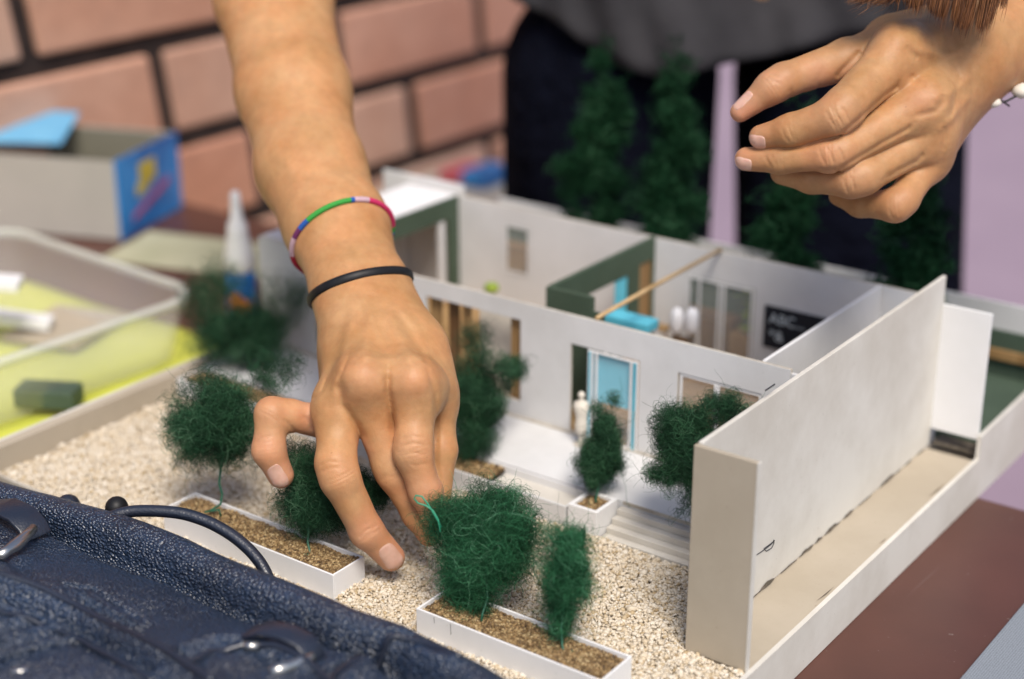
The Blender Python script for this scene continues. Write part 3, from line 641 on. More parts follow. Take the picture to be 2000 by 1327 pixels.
tree('tall green wool tree partly hidden by the end panel', B6, [np.array(B6), at(1372, 1030, D6), at(1360, 960, D6), at(1350, 850, D6)],
     [(1322, 850, 48, 72, 1.2), (1345, 900, 60, 70, 1.1), (1290, 925, 40, 30, .7), (1385, 820, 60, 40, .9), (1430, 795, 46, 28, .8), (1300, 805, 26, 30, .5), (1318, 975, 26, 40, .6), (1322, 1010, 12, 22, .25), (1370, 960, 40, 60, .8)], D6, 6200, curl=.9)
B7 = onz(925, 902, .011); D7 = depth(B7)
tree('bushy wool tree in the trough just right of the hand', B7, [B7, at(925, 880, D7), at(930, 800, D7)],
     [(930, 700, 40, 66, 1), (925, 790, 62, 66, 1.3), (985, 730, 44, 44, .9), (1010, 700, 26, 24, .5), (920, 850, 46, 46, 1), (965, 800, 44, 44, .8), (900, 890, 34, 26, .6), (1010, 740, 20, 30, .3)], D7+.004, 5200, curl=.8)
B8 = onz(487, 735, .011); D8 = depth(B8)
tree('round dark wool tree at the far left in front of the glue bottle', B8, [B8, at(487, 715, D8), at(480, 660, D8)],
     [(426, 590, 60, 78, 1.3), (425, 545, 44, 44, .8), (552, 580, 50, 64, 1.1), (478, 655, 96, 62, 1.5), (485, 628, 50, 26, .6), (545, 640, 34, 34, .5), (480, 700, 44, 24, .6)], D8, 5200, mat='wool', curl=.8)
# cypress trees behind the house
def cypress(label, x, yb, yt, wpx, lean, dist_y=.90, n=3000):
    base = ony(x, yb, dist_y); base[2] = 0.0; dep = depth(ony(x, (yb+yt)/2, dist_y)); H = yb-yt; bl = []
    for i in range(9):
        f = i/8; ww = wpx*(.62+.5*math.sin(math.pi*(1-f)*.92))*(1-.62*f**1.6); yy = yb-H*(f*.96)
        bl.append((x+lean*f*f+random.uniform(-.12, .12)*wpx, yy, ww*.5, H*.085, 1))
    r = empty('cypress_tree', (base[0], base[1], 0), label, 'model tree', 'dark wool cypress trees behind the model house')
    wool(r, bl, dep, n, 8, .0034, .00028, 'wool_dark', curl=.8)
    b = MB(); tp = ony(x, (yb+yt)/2, dist_y); b.tube([(base[0], base[1], 0), tp], .0009, 6); b.build('trunk', M['wire'], r)
cypress('dark wool cypress behind the far wall, leftmost and tallest', 1158, 470, 60, 128, 34)
cypress('dark wool cypress just left of the pink gap between the legs', 1305, 510, 62, 128, 12)
cypress('slim dark wool cypress behind the fingertips of the hovering hand', 1540, 560, 175, 104, 22)
cypress('broad dark wool cypress below the wrist of the hovering hand', 1782, 610, 250, 150, 10)
# ------------------------------------------------------------------ things at the left
tubE = empty('plastic_tub', (-.85, .65, TZ), 'cloudy clear plastic tub with rounded rim, on a yellow sheet', 'tub')
def rrect(cx, cy, hx, hy, r, z, n=8, yaw=0):
    out = []
    for (sx, sy, a0) in ((1, 1, 0), (-1, 1, 90), (-1, -1, 180), (1, -1, 270)):
        for i in range(n+1):
            a = math.radians(a0+90*i/n); x = sx*(hx-r)+r*math.cos(a); y = sy*(hy-r)+r*math.sin(a)
            out.append((cx+x*math.cos(yaw)-y*math.sin(yaw), cy+x*math.sin(yaw)+y*math.cos(yaw), z))
    return out
TB = (-.902, .600); HT = .052; yaw = math.radians(-4)
b = MB(); rings = []
zb = TZ+.004
for (hx, hy, z) in ((0.1030, .105, zb+.0008), (0.1090, .112, zb+.004), (0.1160, .121, TZ+HT+.0)): rings.append(rrect(TB[0], TB[1], hx, hy, .028, z, 8, yaw))
for (hx, hy, z) in ((0.1145, .1195, TZ+HT+.0), (0.1075, .1105, zb+.005), (0.1020, .104, zb+.0018)): rings.append(rrect(TB[0], TB[1], hx, hy, .027, z, 8, yaw))
k = len(rings[0]); vs = [v for r in rings for v in r]; fs = [(i*k+j, i*k+(j+1) % k, (i+1)*k+(j+1) % k, (i+1)*k+j) for i in range(5) for j in range(k)]
fs += [tuple(range(k))[::-1], tuple(range(5*k, 6*k))]; b.add(vs, fs); b.build('body', M['tub'], tubE, True)
b = MB(); rings = [rrect(TB[0], TB[1], hx, hy, .030, z, 8, yaw) for (hx, hy, z) in ((0.1162, .1212, TZ+HT-.0045), (0.1180, .1232, TZ+HT-.004), (0.1183, .1235, TZ+HT+.001), (0.1172, .1224, TZ+HT+.002), (0.1145, .1195, TZ+HT+.0022), (0.1142, .119, TZ+HT+.0002))]
vs = [v for r in rings for v in r]; fs = [(i*k+j, i*k+(j+1) % k, (i+1)*k+(j+1) % k, (i+1)*k+j) for i in range(5) for j in range(k)]; b.add(vs, fs); b.build('rim', M['tubrim'], tubE, True)
# yellow sheet, curled at its corner
b = MB(); nx, ny = 30, 40; vs = []
for j in range(ny+1):
    for i in range(nx+1):
        x = -1.06+(.340)*i/nx; y = .40+.345*j/ny
        z = TZ+.0016+.0010*math.sin(x*40+y*22)+.0008*math.sin(y*70)
        e = max(0, (x+.775))/.055; f2 = max(0, (y-.60))/.14
        z += .034*min(1, e)**1.5*(.40+.6*min(1, f2)) if x > -.775 else 0
        z += .006*max(0, min(1, e))*math.sin(y*95)*.4
        vs.append((x, y, z))
fs = [(j*(nx+1)+i, j*(nx+1)+i+1, (j+1)*(nx+1)+i+1, (j+1)*(nx+1)+i) for j in range(ny) for i in range(nx)]
b.add(vs, fs); ys = b.build('yellow_sheet', M['yellow'], None, True); sm = ys.modifiers.new('solid', 'SOLIDIFY'); sm.thickness = .0008
tag(ys, 'bright yellow plastic sheet under the tub, curled up against the model', 'sheet')
# contents of the tub
c = onz(95, 770, TZ+.014); b = MB(); mt = Matrix.Translation(Vector(c)) @ Matrix.Rotation(math.radians(28), 4, 'Z')
b.box((-.020, -.010, -.007), (.020, .010, .006), 0, mt); tag(b.build('foam_block', M['floorgreen'], None, False, .002), 'dark green foam block inside the plastic tub', 'block')
c = onz(40, 625, TZ+.016); b = MB(); mt = Matrix.Translation(Vector(c)) @ Matrix.Rotation(math.radians(36), 4, 'Z') @ Matrix.Rotation(.15, 4, 'Y'); b.box((-.045, -.008, -.003), (.022, .008, .004), 0, mt); tag(b.build('card_offcut', M['bright'], None, False, .0005), 'white card offcut lying low inside the tub', 'card offcut')
c = onz(5, 552, TZ+.056); b = MB(); mt = Matrix.Translation(Vector(c)) @ Matrix.Rotation(math.radians(40), 4, 'Z') @ Matrix.Rotation(.1, 4, 'Y'); b.box((-.05, -.010, -.003), (.012, .010, .003), 0, mt); tag(b.build('card_offcut', M['bright'], None, False, .0005), 'bright white card strip sticking up over the tub at the left edge', 'card offcut')
c = onz(120, 640, TZ+.008); b = MB(); mt = Matrix.Translation(Vector(c)) @ Matrix.Rotation(.3, 4, 'Z'); b.box((-.03, -.03, -.003), (.03, .04, .0005), 0, mt); tag(b.build('cutting_pad', M['board'], None, False, .001), 'grey board pad on the bottom of the tub', 'pad')
# glue bottle
GB = onz(474, 612, TZ+.004); GW = 1.25; g = empty('glue_bottle', (GB[0], GB[1], TZ), 'glue bottle with white nozzle and blue and orange label', 'glue bottle')
hd = depth(GB)/FP
def gp(py): return (612-py)*hd/.97
b = MB(); b.lathe((GB[0], GB[1], TZ), [(22*hd*GW, 0), (24*hd*GW, .003), (24*hd*GW, gp(560)), (24*hd*GW, gp(525)), (21*hd*GW, gp(516))], 28); gb_ = b.build('label_body', M['deepblue'], g, True)
b = MB(); b.lathe((GB[0], GB[1], TZ), [(21*hd*GW, gp(515.5)), (23*hd*GW, gp(510)), (23*hd*GW, gp(490)), (20*hd*GW, gp(470)), (16*hd*GW, gp(440)), (15*hd*GW, gp(425)), (10*hd*GW, gp(415)), (8*hd*GW, gp(385)), (7*hd*GW, gp(366)), (4*hd*GW, gp(362))], 28); b.build('nozzle_cap', M['plastic_white'], g, True)
pc = np.array([GB[0], GB[1], 0]); vdir = -pc/np.linalg.norm(pc); sdv = np.array([-vdir[1], vdir[0], 0])
b = MB(); vs = []
for i in range(7):
    a = math.radians(-50+90*i/6); dr = vdir*math.cos(a)+sdv*math.sin(a); zt = gp(560)+.004*math.sin(i*.9)
    for z in (gp(590)+.003*math.cos(i), zt): q = pc+dr*(24.6*hd*GW); vs.append((q[0], q[1], TZ+z))
b.add(vs, [(2*i, 2*i+2, 2*i+3, 2*i+1) for i in range(6)]); b.build('label_patch', M['label_orange'], g)
# open carton
BZ = TZ; c0 = onz(236, 472, BZ); bx = empty('carton', (c0[0], c0[1], BZ), 'open grey and white carton with a blue printed side', 'box')
hB = .069; ux = onz(0, 452, BZ)-c0; ux[2] = 0; ux = ux/np.linalg.norm(ux); uy = onz(340, 412, BZ)-c0; uy[2] = 0; uy /= np.linalg.norm(uy)
LX, LY = .20, .105
def bp(a, c_, z): return c0+ux*a+uy*c_+np.array([0, 0, z])
def slab(m_, a0, a1, c0_, c1_, z0, z1, mi=0): m_.hexa([bp(a0, c0_, z0), bp(a1, c0_, z0), bp(a1, c1_, z0), bp(a0, c1_, z0), bp(a0, c0_, z1), bp(a1, c0_, z1), bp(a1, c1_, z1), bp(a0, c1_, z1)], mi)
b = MB(); slab(b, 0, LX, 0, .0015, .001, hB); slab(b, 0, LX, LY-.0015, LY, .001, hB); slab(b, 0, LX, .0016, LY-.0016, .001, .0025); slab(b, LX-.0015, LX, .0016, LY-.0016, .003, hB)
bl = MB(); slab(bl, .002, LX-.002, LY-.0028, LY-.0017, .003, hB-.001); slab(bl, .0021, LX-.002, .0017, LY-.003, .0027, .012); bl.build('carton_inner_shade', M['olive_dark'], bx)  # panels added inside; shade of the open carton put into their darker colour
b.build('carton_body', M['carton'], bx)
b = MB(); slab(b, -.0018, -.0002, -.0005, LY, .0005, hB+.001); bs = b.build('printed_side', M['deepblue'], bx)
b = MB(); slab(b, -.0026, -.002, .035, .062, .040, .058); b.hexa([bp(-.0026, .03, .030), bp(-.002, .03, .030), bp(-.002, .05, .036), bp(-.0026, .05, .036), bp(-.0026, .028, .04), bp(-.002, .028, .04), bp(-.002, .055, .0445), bp(-.0026, .055, .0445)]); b.build('yellow_emblem', M['label_yellow'], bs)
b = MB(); b.hexa([bp(-.0026, .02, .012), bp(-.002, .02, .012), bp(-.002, .085, .030), bp(-.0026, .085, .030), bp(-.0026, .02, .017), bp(-.002, .02, .017), bp(-.002, .085, .036), bp(-.0026, .085, .036)]); b.build('red_stripe', M['label_red'], bs)
b = MB(); b.hexa([bp(.07, LY*.35, hB+.001), bp(.20, LY*.25, hB-.002), bp(.22, LY*1.0, hB+.010), bp(.095, LY*1.05, hB+.010), bp(.07, LY*.35, hB+.002), bp(.20, LY*.25, hB-.001), bp(.22, LY*1.0, hB+.011), bp(.095, LY*1.05, hB+.011)])
tag(b.build('blue_paper', M['cyan']), 'sheet of light blue paper lying over the open carton', 'paper')
b = MB(); c = onz(420, 510, TZ); mt = Matrix.Translation(Vector(c)) @ Matrix.Rotation(.3, 4, 'Z'); b.box((-.09, -.03, .0002), (.06, .05, .0012), 0, mt); tag(b.build('paper_sheet', M['olive']), 'pale olive paper sheet lying behind the glue bottle', 'paper')
# ------------------------------------------------------------------ implicit bodies
def capd(p, a, b, ra, rb):
    ab = b-a; t = np.clip(((p-a) @ ab)/(ab @ ab), 0, 1); return np.linalg.norm(p-a-t[:, None]*ab, axis=1)-(ra+(rb-ra)*t)
def smin(a, b, k):
    h = np.maximum(k-np.abs(a-b), 0)/k; return np.minimum(a, b)-h*h*k*.25
def surface(fn, lo, hi, h):
    lo = np.array(lo); sz = 16; n0 = np.ceil((np.array(hi)-lo)/(h*sz)).astype(int)
    g = np.stack(np.meshgrid(*[np.arange(k) for k in n0], indexing='ij'), -1).reshape(-1, 3)*sz
    while True:
        d = fn(lo+(g+sz/2)*h); g = g[np.abs(d) < .95*sz*h+.0008]
        if sz == 1: break
        sz //= 2; g = (g[:, None, :]+np.array([[i, j, k] for i in (0, 1) for j in (0, 1) for k in (0, 1)])[None]*sz).reshape(-1, 3)
    K = 4096; enc = lambda q: ((q[..., 0]+8)*K+(q[..., 1]+8))*K+(q[..., 2]+8)
    off = np.array([[i, j, k] for i in (0, 1) for j in (0, 1) for k in (0, 1)])
    cor = (g[:, None, :]+off[None]); ce = enc(cor); uid, inv = np.unique(ce.ravel(), return_inverse=True)
    first = np.zeros(len(uid), int); first[inv] = np.arange(len(inv)); uc = cor.reshape(-1, 3)[first]
    val = fn(lo+uc*h); cv = val[inv].reshape(ce.shape); act = (cv.min(1) < 0) & (cv.max(1) >= 0)
    g = g[act]; cv = cv[act]; e = enc(g); o_ = np.argsort(e); g = g[o_]; cv = cv[o_]; e = e[o_]
    acc = np.zeros((len(g), 3)); cnt = np.zeros(len(g))
    for i in range(8):
        for j in range(i+1, 8):
            if np.abs(off[i]-off[j]).sum() != 1: continue
            a, b_ = cv[:, i], cv[:, j]; m_ = (a < 0) != (b_ < 0); t = np.where(m_, a/(a-b_+1e-12), 0)
            acc += np.where(m_[:, None], off[i]+(off[j]-off[i])*t[:, None], 0); cnt += m_
    V = lo+(g+acc/cnt[:, None])*h
    F = []
    for ax in range(3):
        j = 1 << (2-ax); m_ = (cv[:, 0] < 0) != (cv[:, j] < 0); q = g[m_]; flip = cv[m_, 0] < 0
        u_, v_ = [(1, 2), (2, 0), (0, 1)][ax]; du = np.zeros(3, int); dv = np.zeros(3, int); du[u_] = 1; dv[v_] = 1
        ids = []; ok = np.ones(len(q), bool)
        for qq in (q, q-du, q-du-dv, q-dv):
            ee = enc(qq); ix = np.searchsorted(e, ee); ix = np.clip(ix, 0, len(e)-1); ok &= e[ix] == ee; ids.append(ix)
        f = np.stack(ids, 1); f[~flip] = f[~flip][:, ::-1]; F.append(f[ok])
    F = np.concatenate(F)
    for _ in range(2):
        d = fn(V); gr = np.stack([fn(V+np.eye(3)[i]*h*.3)-d for i in range(3)], 1)/(h*.3); V = V-gr*(d/np.maximum((gr**2).sum(1), .1))[:, None]
    return V, F
class Body:
    def __init__(s): s.base = []; s.fing = []; s.joints = []; s.k = .012; s.bumps = []; s.creases = []; s.lines = []
    def P(s, x, y, d, r): return (at(x, y, d), r*d/FP)
    def b(s, p, q, k=None): s.base.append((*s.P(*p), *s.P(*q), k))
    def finger(s, pts, kf=.006):
        """pts: (x, y, depth, radius px)"""
        L = [s.P(*p) for p in pts]; s.fing.append((L, kf))
        return L
    def sdf(s, p, creases=True):
        p = np.asarray(p, float); d = None
        for a, ra, b_, rb, k in s.base:
            x = capd(p, a, b_, ra, rb); d = x if d is None else smin(d, x, k or s.k)
        for a, r, k in s.bumps: d = smin(d, np.linalg.norm(p-a, axis=1)-r, k)
        f = None
        for L, kf in s.fing:
            x = None
            for (a, ra), (b_, rb) in zip(L[:-1], L[1:]):
                y = capd(p, a, b_, ra, rb); x = y if x is None else smin(x, y, .0035)
            e_ = smin(d, x, kf); dd = e_ if f is None else smin(dd, e_, .0007); f = x
        if f is not None: d = dd
        if creases:
            for c, ax, n_, w, A, ext in s.creases:
                q = p-c; sx = q @ ax; r_ = np.linalg.norm(q-sx[:, None]*ax, axis=1); fac = np.exp(-(r_/ext)**4)
                d = d+A*np.exp(-(sx/w)**2)*fac
        if s.lines:
            v = p-CC; dz = v @ CF; X = 1000+FP*(v @ CR)/dz; Y = 663.5-FP*(v @ CU)/dz
            for L, wd, amt in s.lines:
                amt = amt*(.72 if amt > 0 else .85)
                L = np.array(L, float); k_ = (X > L[:, 0].min()-4*wd) & (X < L[:, 0].max()+4*wd) & (Y > L[:, 1].min()-4*wd) & (Y < L[:, 1].max()+4*wd)
                if not k_.any(): continue
                x, y = X[k_], Y[k_]; dm = np.full(len(x), 1e9); tt = np.zeros(len(x)); m_ = len(L)-1
                for i in range(m_):
                    a, b_ = L[i], L[i+1]; ab = b_-a; t = np.clip(((x-a[0])*ab[0]+(y-a[1])*ab[1])/(ab@ab), 0, 1); q = np.hypot(x-a[0]-t*ab[0], y-a[1]-t*ab[1])
                    u = q < dm; dm = np.where(u, q, dm); tt = np.where(u, (i+t)/m_, tt)
                d[k_] += amt*np.exp(-(dm/wd)**2)*np.clip(np.sin(np.pi*np.clip(tt, .04, .96))*2.2, 0, 1)
        return d
def joint_creases(B, pa, pj, pb, r, A=.00030, n=3, sp=.0017, w=.00045):
    ax = (pb-pa)/np.linalg.norm(pb-pa); tocam = CC-pj; tocam /= np.linalg.norm(tocam)
    for i in range(n): B.creases.append((pj+tocam*r*.75+ax*(i-(n-1)/2)*sp*random.uniform(.85, 1.15), ax, None, w*random.uniform(.8, 1.3), A*random.uniform(.6, 1.1), r*.8))
def nail(B, parent, x, y, dep, ax_px, L, Wd, tilt=(0, 0), lift=.00030):
    """a nail plate dropped on the fingertip; ax_px = direction base->tip in pixels, tilt = normal lean (right, up)"""
    o = at(x, y, dep-.03); n_ = -ray(x, y); n_ = n_/np.linalg.norm(n_)+CR*tilt[0]+CU*tilt[1]; n_ /= np.linalg.norm(n_)
    t = CR*ax_px[0]-CU*ax_px[1]; t = t-n_*(t@n_); t /= np.linalg.norm(t); s_ = np.cross(n_, t)
    c = at(x, y, dep); nu, nv = 18, 14; V = []
    G = []
    for i in range(nu+1):
        for j in range(nv+1):
            u = (i/nu*2-1)*.985; v = j/nv*2-1
            hw = math.sqrt(max(0, 1-abs(u)**(5 if u < 0 else 3.2)))**.8*(1 if u > 0 else .96)
            G.append(c+t*u*L/2+s_*v*hw*Wd/2+n_*.02)
    G = np.array(G); q = G.copy()
    for _ in range(60): d = B.sdf(q, False); q = q-n_*np.clip(d, -.002, .004)[:, None]*.8
    u = np.repeat(np.linspace(-1, 1, nu+1), nv+1); v = np.tile(np.linspace(-1, 1, nv+1), nu+1)
    edge = np.maximum(np.abs(u), np.abs(v)); rise = lift*(1-np.clip((edge-.8)/.2, 0, 1)**2*1.5)
    top = q+n_*rise[:, None]; N1 = nv+1
    okk = np.abs(B.sdf(q, False)) < .003
    F = [f for f in [(i*N1+j, (i+1)*N1+j, (i+1)*N1+j+1, i*N1+j+1) for i in range(nu) for j in range(nv)] if all(okk[k] for k in f)]
    par = list(range(len(top)))
    def fd(a):
        while par[a] != a: a = par[a]
        return a
    for f in F:
        for k in f[1:]: par[fd(k)] = fd(f[0])
    rt = [fd(f[0]) for f in F]; best = max(set(rt), key=rt.count); F = [f for f, r in zip(F, rt) if r == best]
    us = sorted({k for f in F for k in f}); mp_ = {k: i for i, k in enumerate(us)}; top = top[us]; F = [tuple(mp_[k] for k in f) for f in F]
    return np_mesh('fingernail', top, np.array(F), M['nail'], parent, True)
def body_mesh(B, name, lo, hi, h, mat, parent, flush):
    V, F = surface(B.sdf, lo, hi, h)
    fl = np.zeros(len(V))
    for c, r, a in flush: fl = np.maximum(fl, a*np.exp(-(np.linalg.norm(V-c, axis=1)/r)**2))
    return np_mesh(name, V, F, mat, parent, True, fl, attr_name='flush')
def bracelet(B, parent, pts, name, rad, flat, segs, n=96):
    """pts: three measured points (x, y, depth) on the arm that fix the ring plane"""
    A, Bp, Cp = [at(*p) for p in pts]; nrm = np.cross(Bp-A, Cp-A); nrm /= np.linalg.norm(nrm)
    ctr = (A+Cp)/2; e1 = (Cp-A)/np.linalg.norm(Cp-A); e2 = np.cross(nrm, e1); ang = np.linspace(0, 2*np.pi, n, endpoint=False)
    dirs = e1*np.cos(ang)[:, None]+e2*np.sin(ang)[:, None]; q = ctr+dirs*.07
    for _ in range(60): q = q-dirs*np.clip(B.sdf(q, False), -.002, .01)[:, None]*.8
    q = q+dirs*rad*.55
    vs = []; fs = []; mi = []; k = 10
    for i in range(n):
        for j in range(k):
            a = 2*math.pi*j/k; vs.append(q[i]+dirs[i]*rad*math.cos(a)+nrm*rad*flat*math.sin(a)*(1+.0*i))
    b = MB(); b.v = [tuple(v) for v in vs]
    camside = np.array([ (CC-ctr) @ d for d in dirs])
    for i in range(n):
        # angle measured through the camera side: 0 at A, 1 at C
        f = 1-((math.atan2(dirs[i] @ (e2*np.sign((CC-ctr) @ e2)), dirs[i] @ e1) % (2*math.pi))/math.pi)
        m_ = 0
        for (lim, mm) in segs:
            if f <= lim: m_ = mm; break
        for j in range(k):
            b.f.append((i*k+j, i*k+(j+1) % k, ((i+1) % n)*k+(j+1) % k, ((i+1) % n)*k+j)); b.mi.append(m_)
    return b
# ------------------------------------------------------------------ first person: the arm that reaches down
PA = empty('person', tuple(at(540, -200, 1.02)), 'person reaching down with one bare forearm, two bracelets at the wrist', 'person')
A = Body(); A.k = .012
# forearm as two bones side by side
A.b((485, -260, 1.07, 84), (507, 0, .985, 80)); A.b((560, -260, 1.07, 84), (566, 0, .985, 77))
A.b((507, 0, .985, 82), (552, 180, .935, 84)); A.b((562, 0, .985, 80), (592, 180, .935, 86))
A.b((552, 180, .935, 84), (590, 330, .895, 82)); A.b((592, 180, .935, 85), (624, 330, .895, 82))
A.b((590, 330, .895, 83), (636, 440, .865, 78)); A.b((624, 330, .895, 83), (672, 440, .865, 78))
A.b((640, 440, .865, 74), (680, 570, .828, 66)); A.b((676, 440, .865, 74), (722, 570, .832, 72))
A.b((684, 570, .828, 62), (702, 640, .812, 54)); A.b((730, 570, .832, 64), (778, 650, .812, 66))
# palm: metacarpals
A.b((715, 620, .818, 66), (812, 762, .779, 52)); A.b((708, 620, .818, 66), (712, 758, .777, 54))
A.b((704, 620, .820, 52), (666, 800, .786, 42)); A.b((706, 640, .826, 44), (654, 808, .800, 34)); A.b((760, 640, .822, 58), (848, 760, .792, 44))
A.b((700, 690, .812, 60), (800, 720, .805, 60))
# knuckles
for (x, y, d, r) in ((808, 748, .7665, 26), (707, 745, .7655, 28), (652, 800, .775, 20)): A.bumps.append((at(x, y, d), r*d/FP, .016))
idx = A.finger([(812, 756, .775, 46), (808, 862, .767, 38), (808, 884, .767, 38), (832, 960, .770, 32), (848, 1005, .775, 27)], .010)
mid = A.finger([(712, 752, .775, 48), (762, 905, .779, 35), (772, 925, .780, 35), (815, 1005, .785, 28), (838, 1045, .788, 23)], .010)
rin = A.finger([(664, 790, .783, 44), (656, 905, .766, 39), (664, 935, .765, 38), (716, 1038, .774, 32), (764, 1089, .783, 27)], .010)
pin = A.finger([(668, 832, .800, 34), (566, 812, .786, 30), (531, 809, .782, 32), (525, 880, .780, 31), (548, 928, .784, 26)], .006)
thb = A.finger([(815, 680, .806, 56), (850, 800, .796, 40), (862, 880, .792, 30), (858, 965, .790, 24)], .010)
# tendons
for (p, q) in (((724, 630, .806, 12), (806, 742, .762, 16)), ((712, 640, .802, 12), (710, 735, .762, 16)), ((668, 690, .797, 10), (652, 780, .775, 14))):
    a, ra = A.P(*p); b_, rb = A.P(*q); A.base.append((a, ra, b_, rb, .012))
for L, i, A_ in ((idx, 2, .00026), (mid, 2, .0002), (rin, 2, .0003), (pin, 2, .00022), (rin, 3, .00016), (pin, 3, .00014)):
    joint_creases(A, L[i-1][0], L[i][0], L[i+1][0], L[i][1], A_)
flA = [(rin[2][0], .010, .35), (idx[2][0], .012, .4), (mid[2][0], .010, .3), (pin[2][0], .011, .45), (rin[4][0], .016, .75), (rin[3][0], .014, .6), (pin[4][0], .014, .7), (pin[3][0], .012, .6), (at(600, 812, .79), .010, .8), (at(708, 745, .76), .010, .25), (at(806, 748, .76), .010, .22), (rin[3][0], .008, .3), (idx[3][0], .014, .5), (at(600, 860, .79), .012, .6), (at(700, 880, .775), .007, .6)]
A.lines = [([(728, 600), (716, 660), (712, 715)], 13, -.0011), ([(752, 600), (785, 660), (808, 715)], 13, -.0011), ([(690, 610), (668, 690), (650, 770)], 10, -.0009),
    ([(684, 690), (668, 728), (654, 770)], 4, .0006), ([(640, 735), (628, 765), (606, 785)], 4, .0007), ([(700, 690), (735, 702), (768, 700), (812, 695), (842, 722)], 6, -.0006), ([(700, 560), (725, 620), (760, 690)], 6, -.0004), ([(770, 590), (812, 640), (850, 720)], 8, -.0006),
    ([(757, 720), (758, 766), (766, 803), (768, 862)], 8, .0018), ([(664, 735), (668, 790), (696, 831), (719, 868)], 9, .0014), ([(829, 700), (850, 770), (853, 840), (852, 906), (864, 962)], 6, .0010),
    ([(780, 860), (806, 852), (832, 856)], 3, .00045), ([(784, 872), (808, 866), (832, 870)], 3, .00045), ([(786, 888), (808, 884), (828, 888)], 3, .00035),
    ([(622, 912), (640, 902), (662, 903)], 3, .00045), ([(624, 924), (644, 914), (666, 914)], 3, .0004), ([(698, 1052), (716, 1036), (738, 1026)], 3, .0004), ([(704, 1060), (722, 1044), (742, 1034)], 3, .0003),
    ([(496, 868), (512, 856), (530, 852)], 3, .0004), ([(500, 878), (516, 866), (532, 862)], 3, .0003), ([(552, 818), (566, 832), (584, 850)], 4, .0006), ([(590, 812), (604, 824), (612, 842)], 5, .0007), ([(508, 786), (520, 780), (534, 780)], 3, .0003),
    ([(640, 560), (700, 548), (760, 556)], 4, .00025), ([(650, 585), (700, 575), (745, 580)], 4, .0002), ([(800, 905), (812, 910), (840, 905)], 3, .0003), ([(740, 940), (756, 930), (770, 932)], 3, .0003)]
pts = np.array([p for L, _ in A.fing for p, r in L]+[x for a, ra, b_, rb, k in A.base for x in (a, b_)])
skA = body_mesh(A, 'arm', pts.min(0)-.045, pts.max(0)+.045, .00072, M['skin'], PA, flA)
nail(A, skA, 767, 1097, .783, (.62, .78), .0118, .0098, (-.05, .25))
nail(A, skA, 546, 935, .784, (.5, .86), .0112, .0082, (-.12, .12))
sg = [(.0, 5), (.05, 5), (.17, 3), (.24, 4), (.30, 2), (.56, 1), (.575, 2), (.66, 3), (.955, 0), (.98, 1), (1.0, 2), (1.5, 4), (3, 0)]
b = bracelet(A, skA, [(578, 512, .855), (690, 404, .845), (765, 452, .87)], 'bracelet', .0015, 1.0, sg)
b.build('thread_bracelet', [M[k] for k in ('thread_pink', 'thread_green', 'thread_blue', 'thread_white', 'thread_plum', 'thread_red')], PA, True)
b = bracelet(A, skA, [(614, 600, .838), (738, 520, .800), (796, 545, .838)], 'band', .0012, 2.0, [(9, 0)])
b.build('hair_tie', [M['black']], PA, True)
# ------------------------------------------------------------------ second person: the hovering hand
PB = empty('person', tuple(at(2080, 0, .86)), 'person at the right whose relaxed hand hovers above the model', 'person')
H2 = Body(); H2.k = .010
D = .80
H2.b((2260, -90, .90, 112), (2050, 40, .865, 104)); H2.b((2300, -40, .90, 96), (2080, 58, .87, 84))
H2.b((2050, 40, .865, 104), (1880, 105, .835, 86)); H2.b((2080, 44, .87, 84), (1888, 124, .84, 72))
H2.b((1880, 105, .835, 84), (1765, 100, .812, 60)); H2.b((1880, 125, .838, 84), (1800, 205, .806, 58))
H2.b((1884, 142, .842, 66), (1812, 262, .812, 48)); H2.b((1872, 175, .845, 54), (1812, 312, .822, 40)); H2.b((1860, 90, .842, 74), (1740, 84, .835, 52))
for (x, y, d, r) in ((1746, 92, .7945, 26), (1802, 200, .7965, 25), (1820, 262, .8060, 20), (1820, 306, .815, 18)): H2.bumps.append((at(x, y, d), r*d/FP, .013))
ix2 = H2.finger([(1756, 104, .804, 52), (1648, 212, .782, 41), (1630, 228, .781, 38), (1545, 256, .790, 32), (1487, 268, .797, 24)], .010)
md2 = H2.finger([(1800, 206, .803, 50), (1640, 296, .788, 35), (1618, 303, .788, 34), (1525, 312, .797, 27), (1458, 311, .804, 23)], .010)
rg2 = H2.finger([(1815, 262, .812, 44), (1685, 345, .796, 36), (1662, 352, .796, 34), (1585, 350, .808, 27), (1528, 338, .816, 23)], .010)
pk2 = H2.finger([(1815, 305, .822, 36), (1764, 390, .806, 30), (1748, 402, .805, 31), (1680, 398, .818, 25), (1640, 382, .826, 21)], .008)
th2 = H2.finger([(1800, 90, .838, 60), (1655, 116, .812, 40), (1530, 158, .802, 33), (1506, 172, .801, 31), (1446, 219, .804, 20)], .012)
for L, i, A_ in ((ix2, 2, .0003), (md2, 2, .0003), (rg2, 2, .0003), (pk2, 2, .0002), (ix2, 3, .00018), (md2, 3, .00022), (th2, 3, .00022)):
    joint_creases(H2, L[i-1][0], L[i][0], L[i+1][0], L[i][1], A_)
flB = [(ix2[2][0], .011, .35), (md2[2][0], .011, .4), (rg2[2][0], .011, .4), (pk2[2][0], .011, .3), (ix2[4][0], .010, .35), (md2[4][0], .010, .4), (th2[4][0], .014, .7), (th2[3][0], .013, .45), (at(1600, 165, .80), .012, .5), (at(1650, 145, .81), .010, .5), (at(1810, 200, .785), .008, .2)]
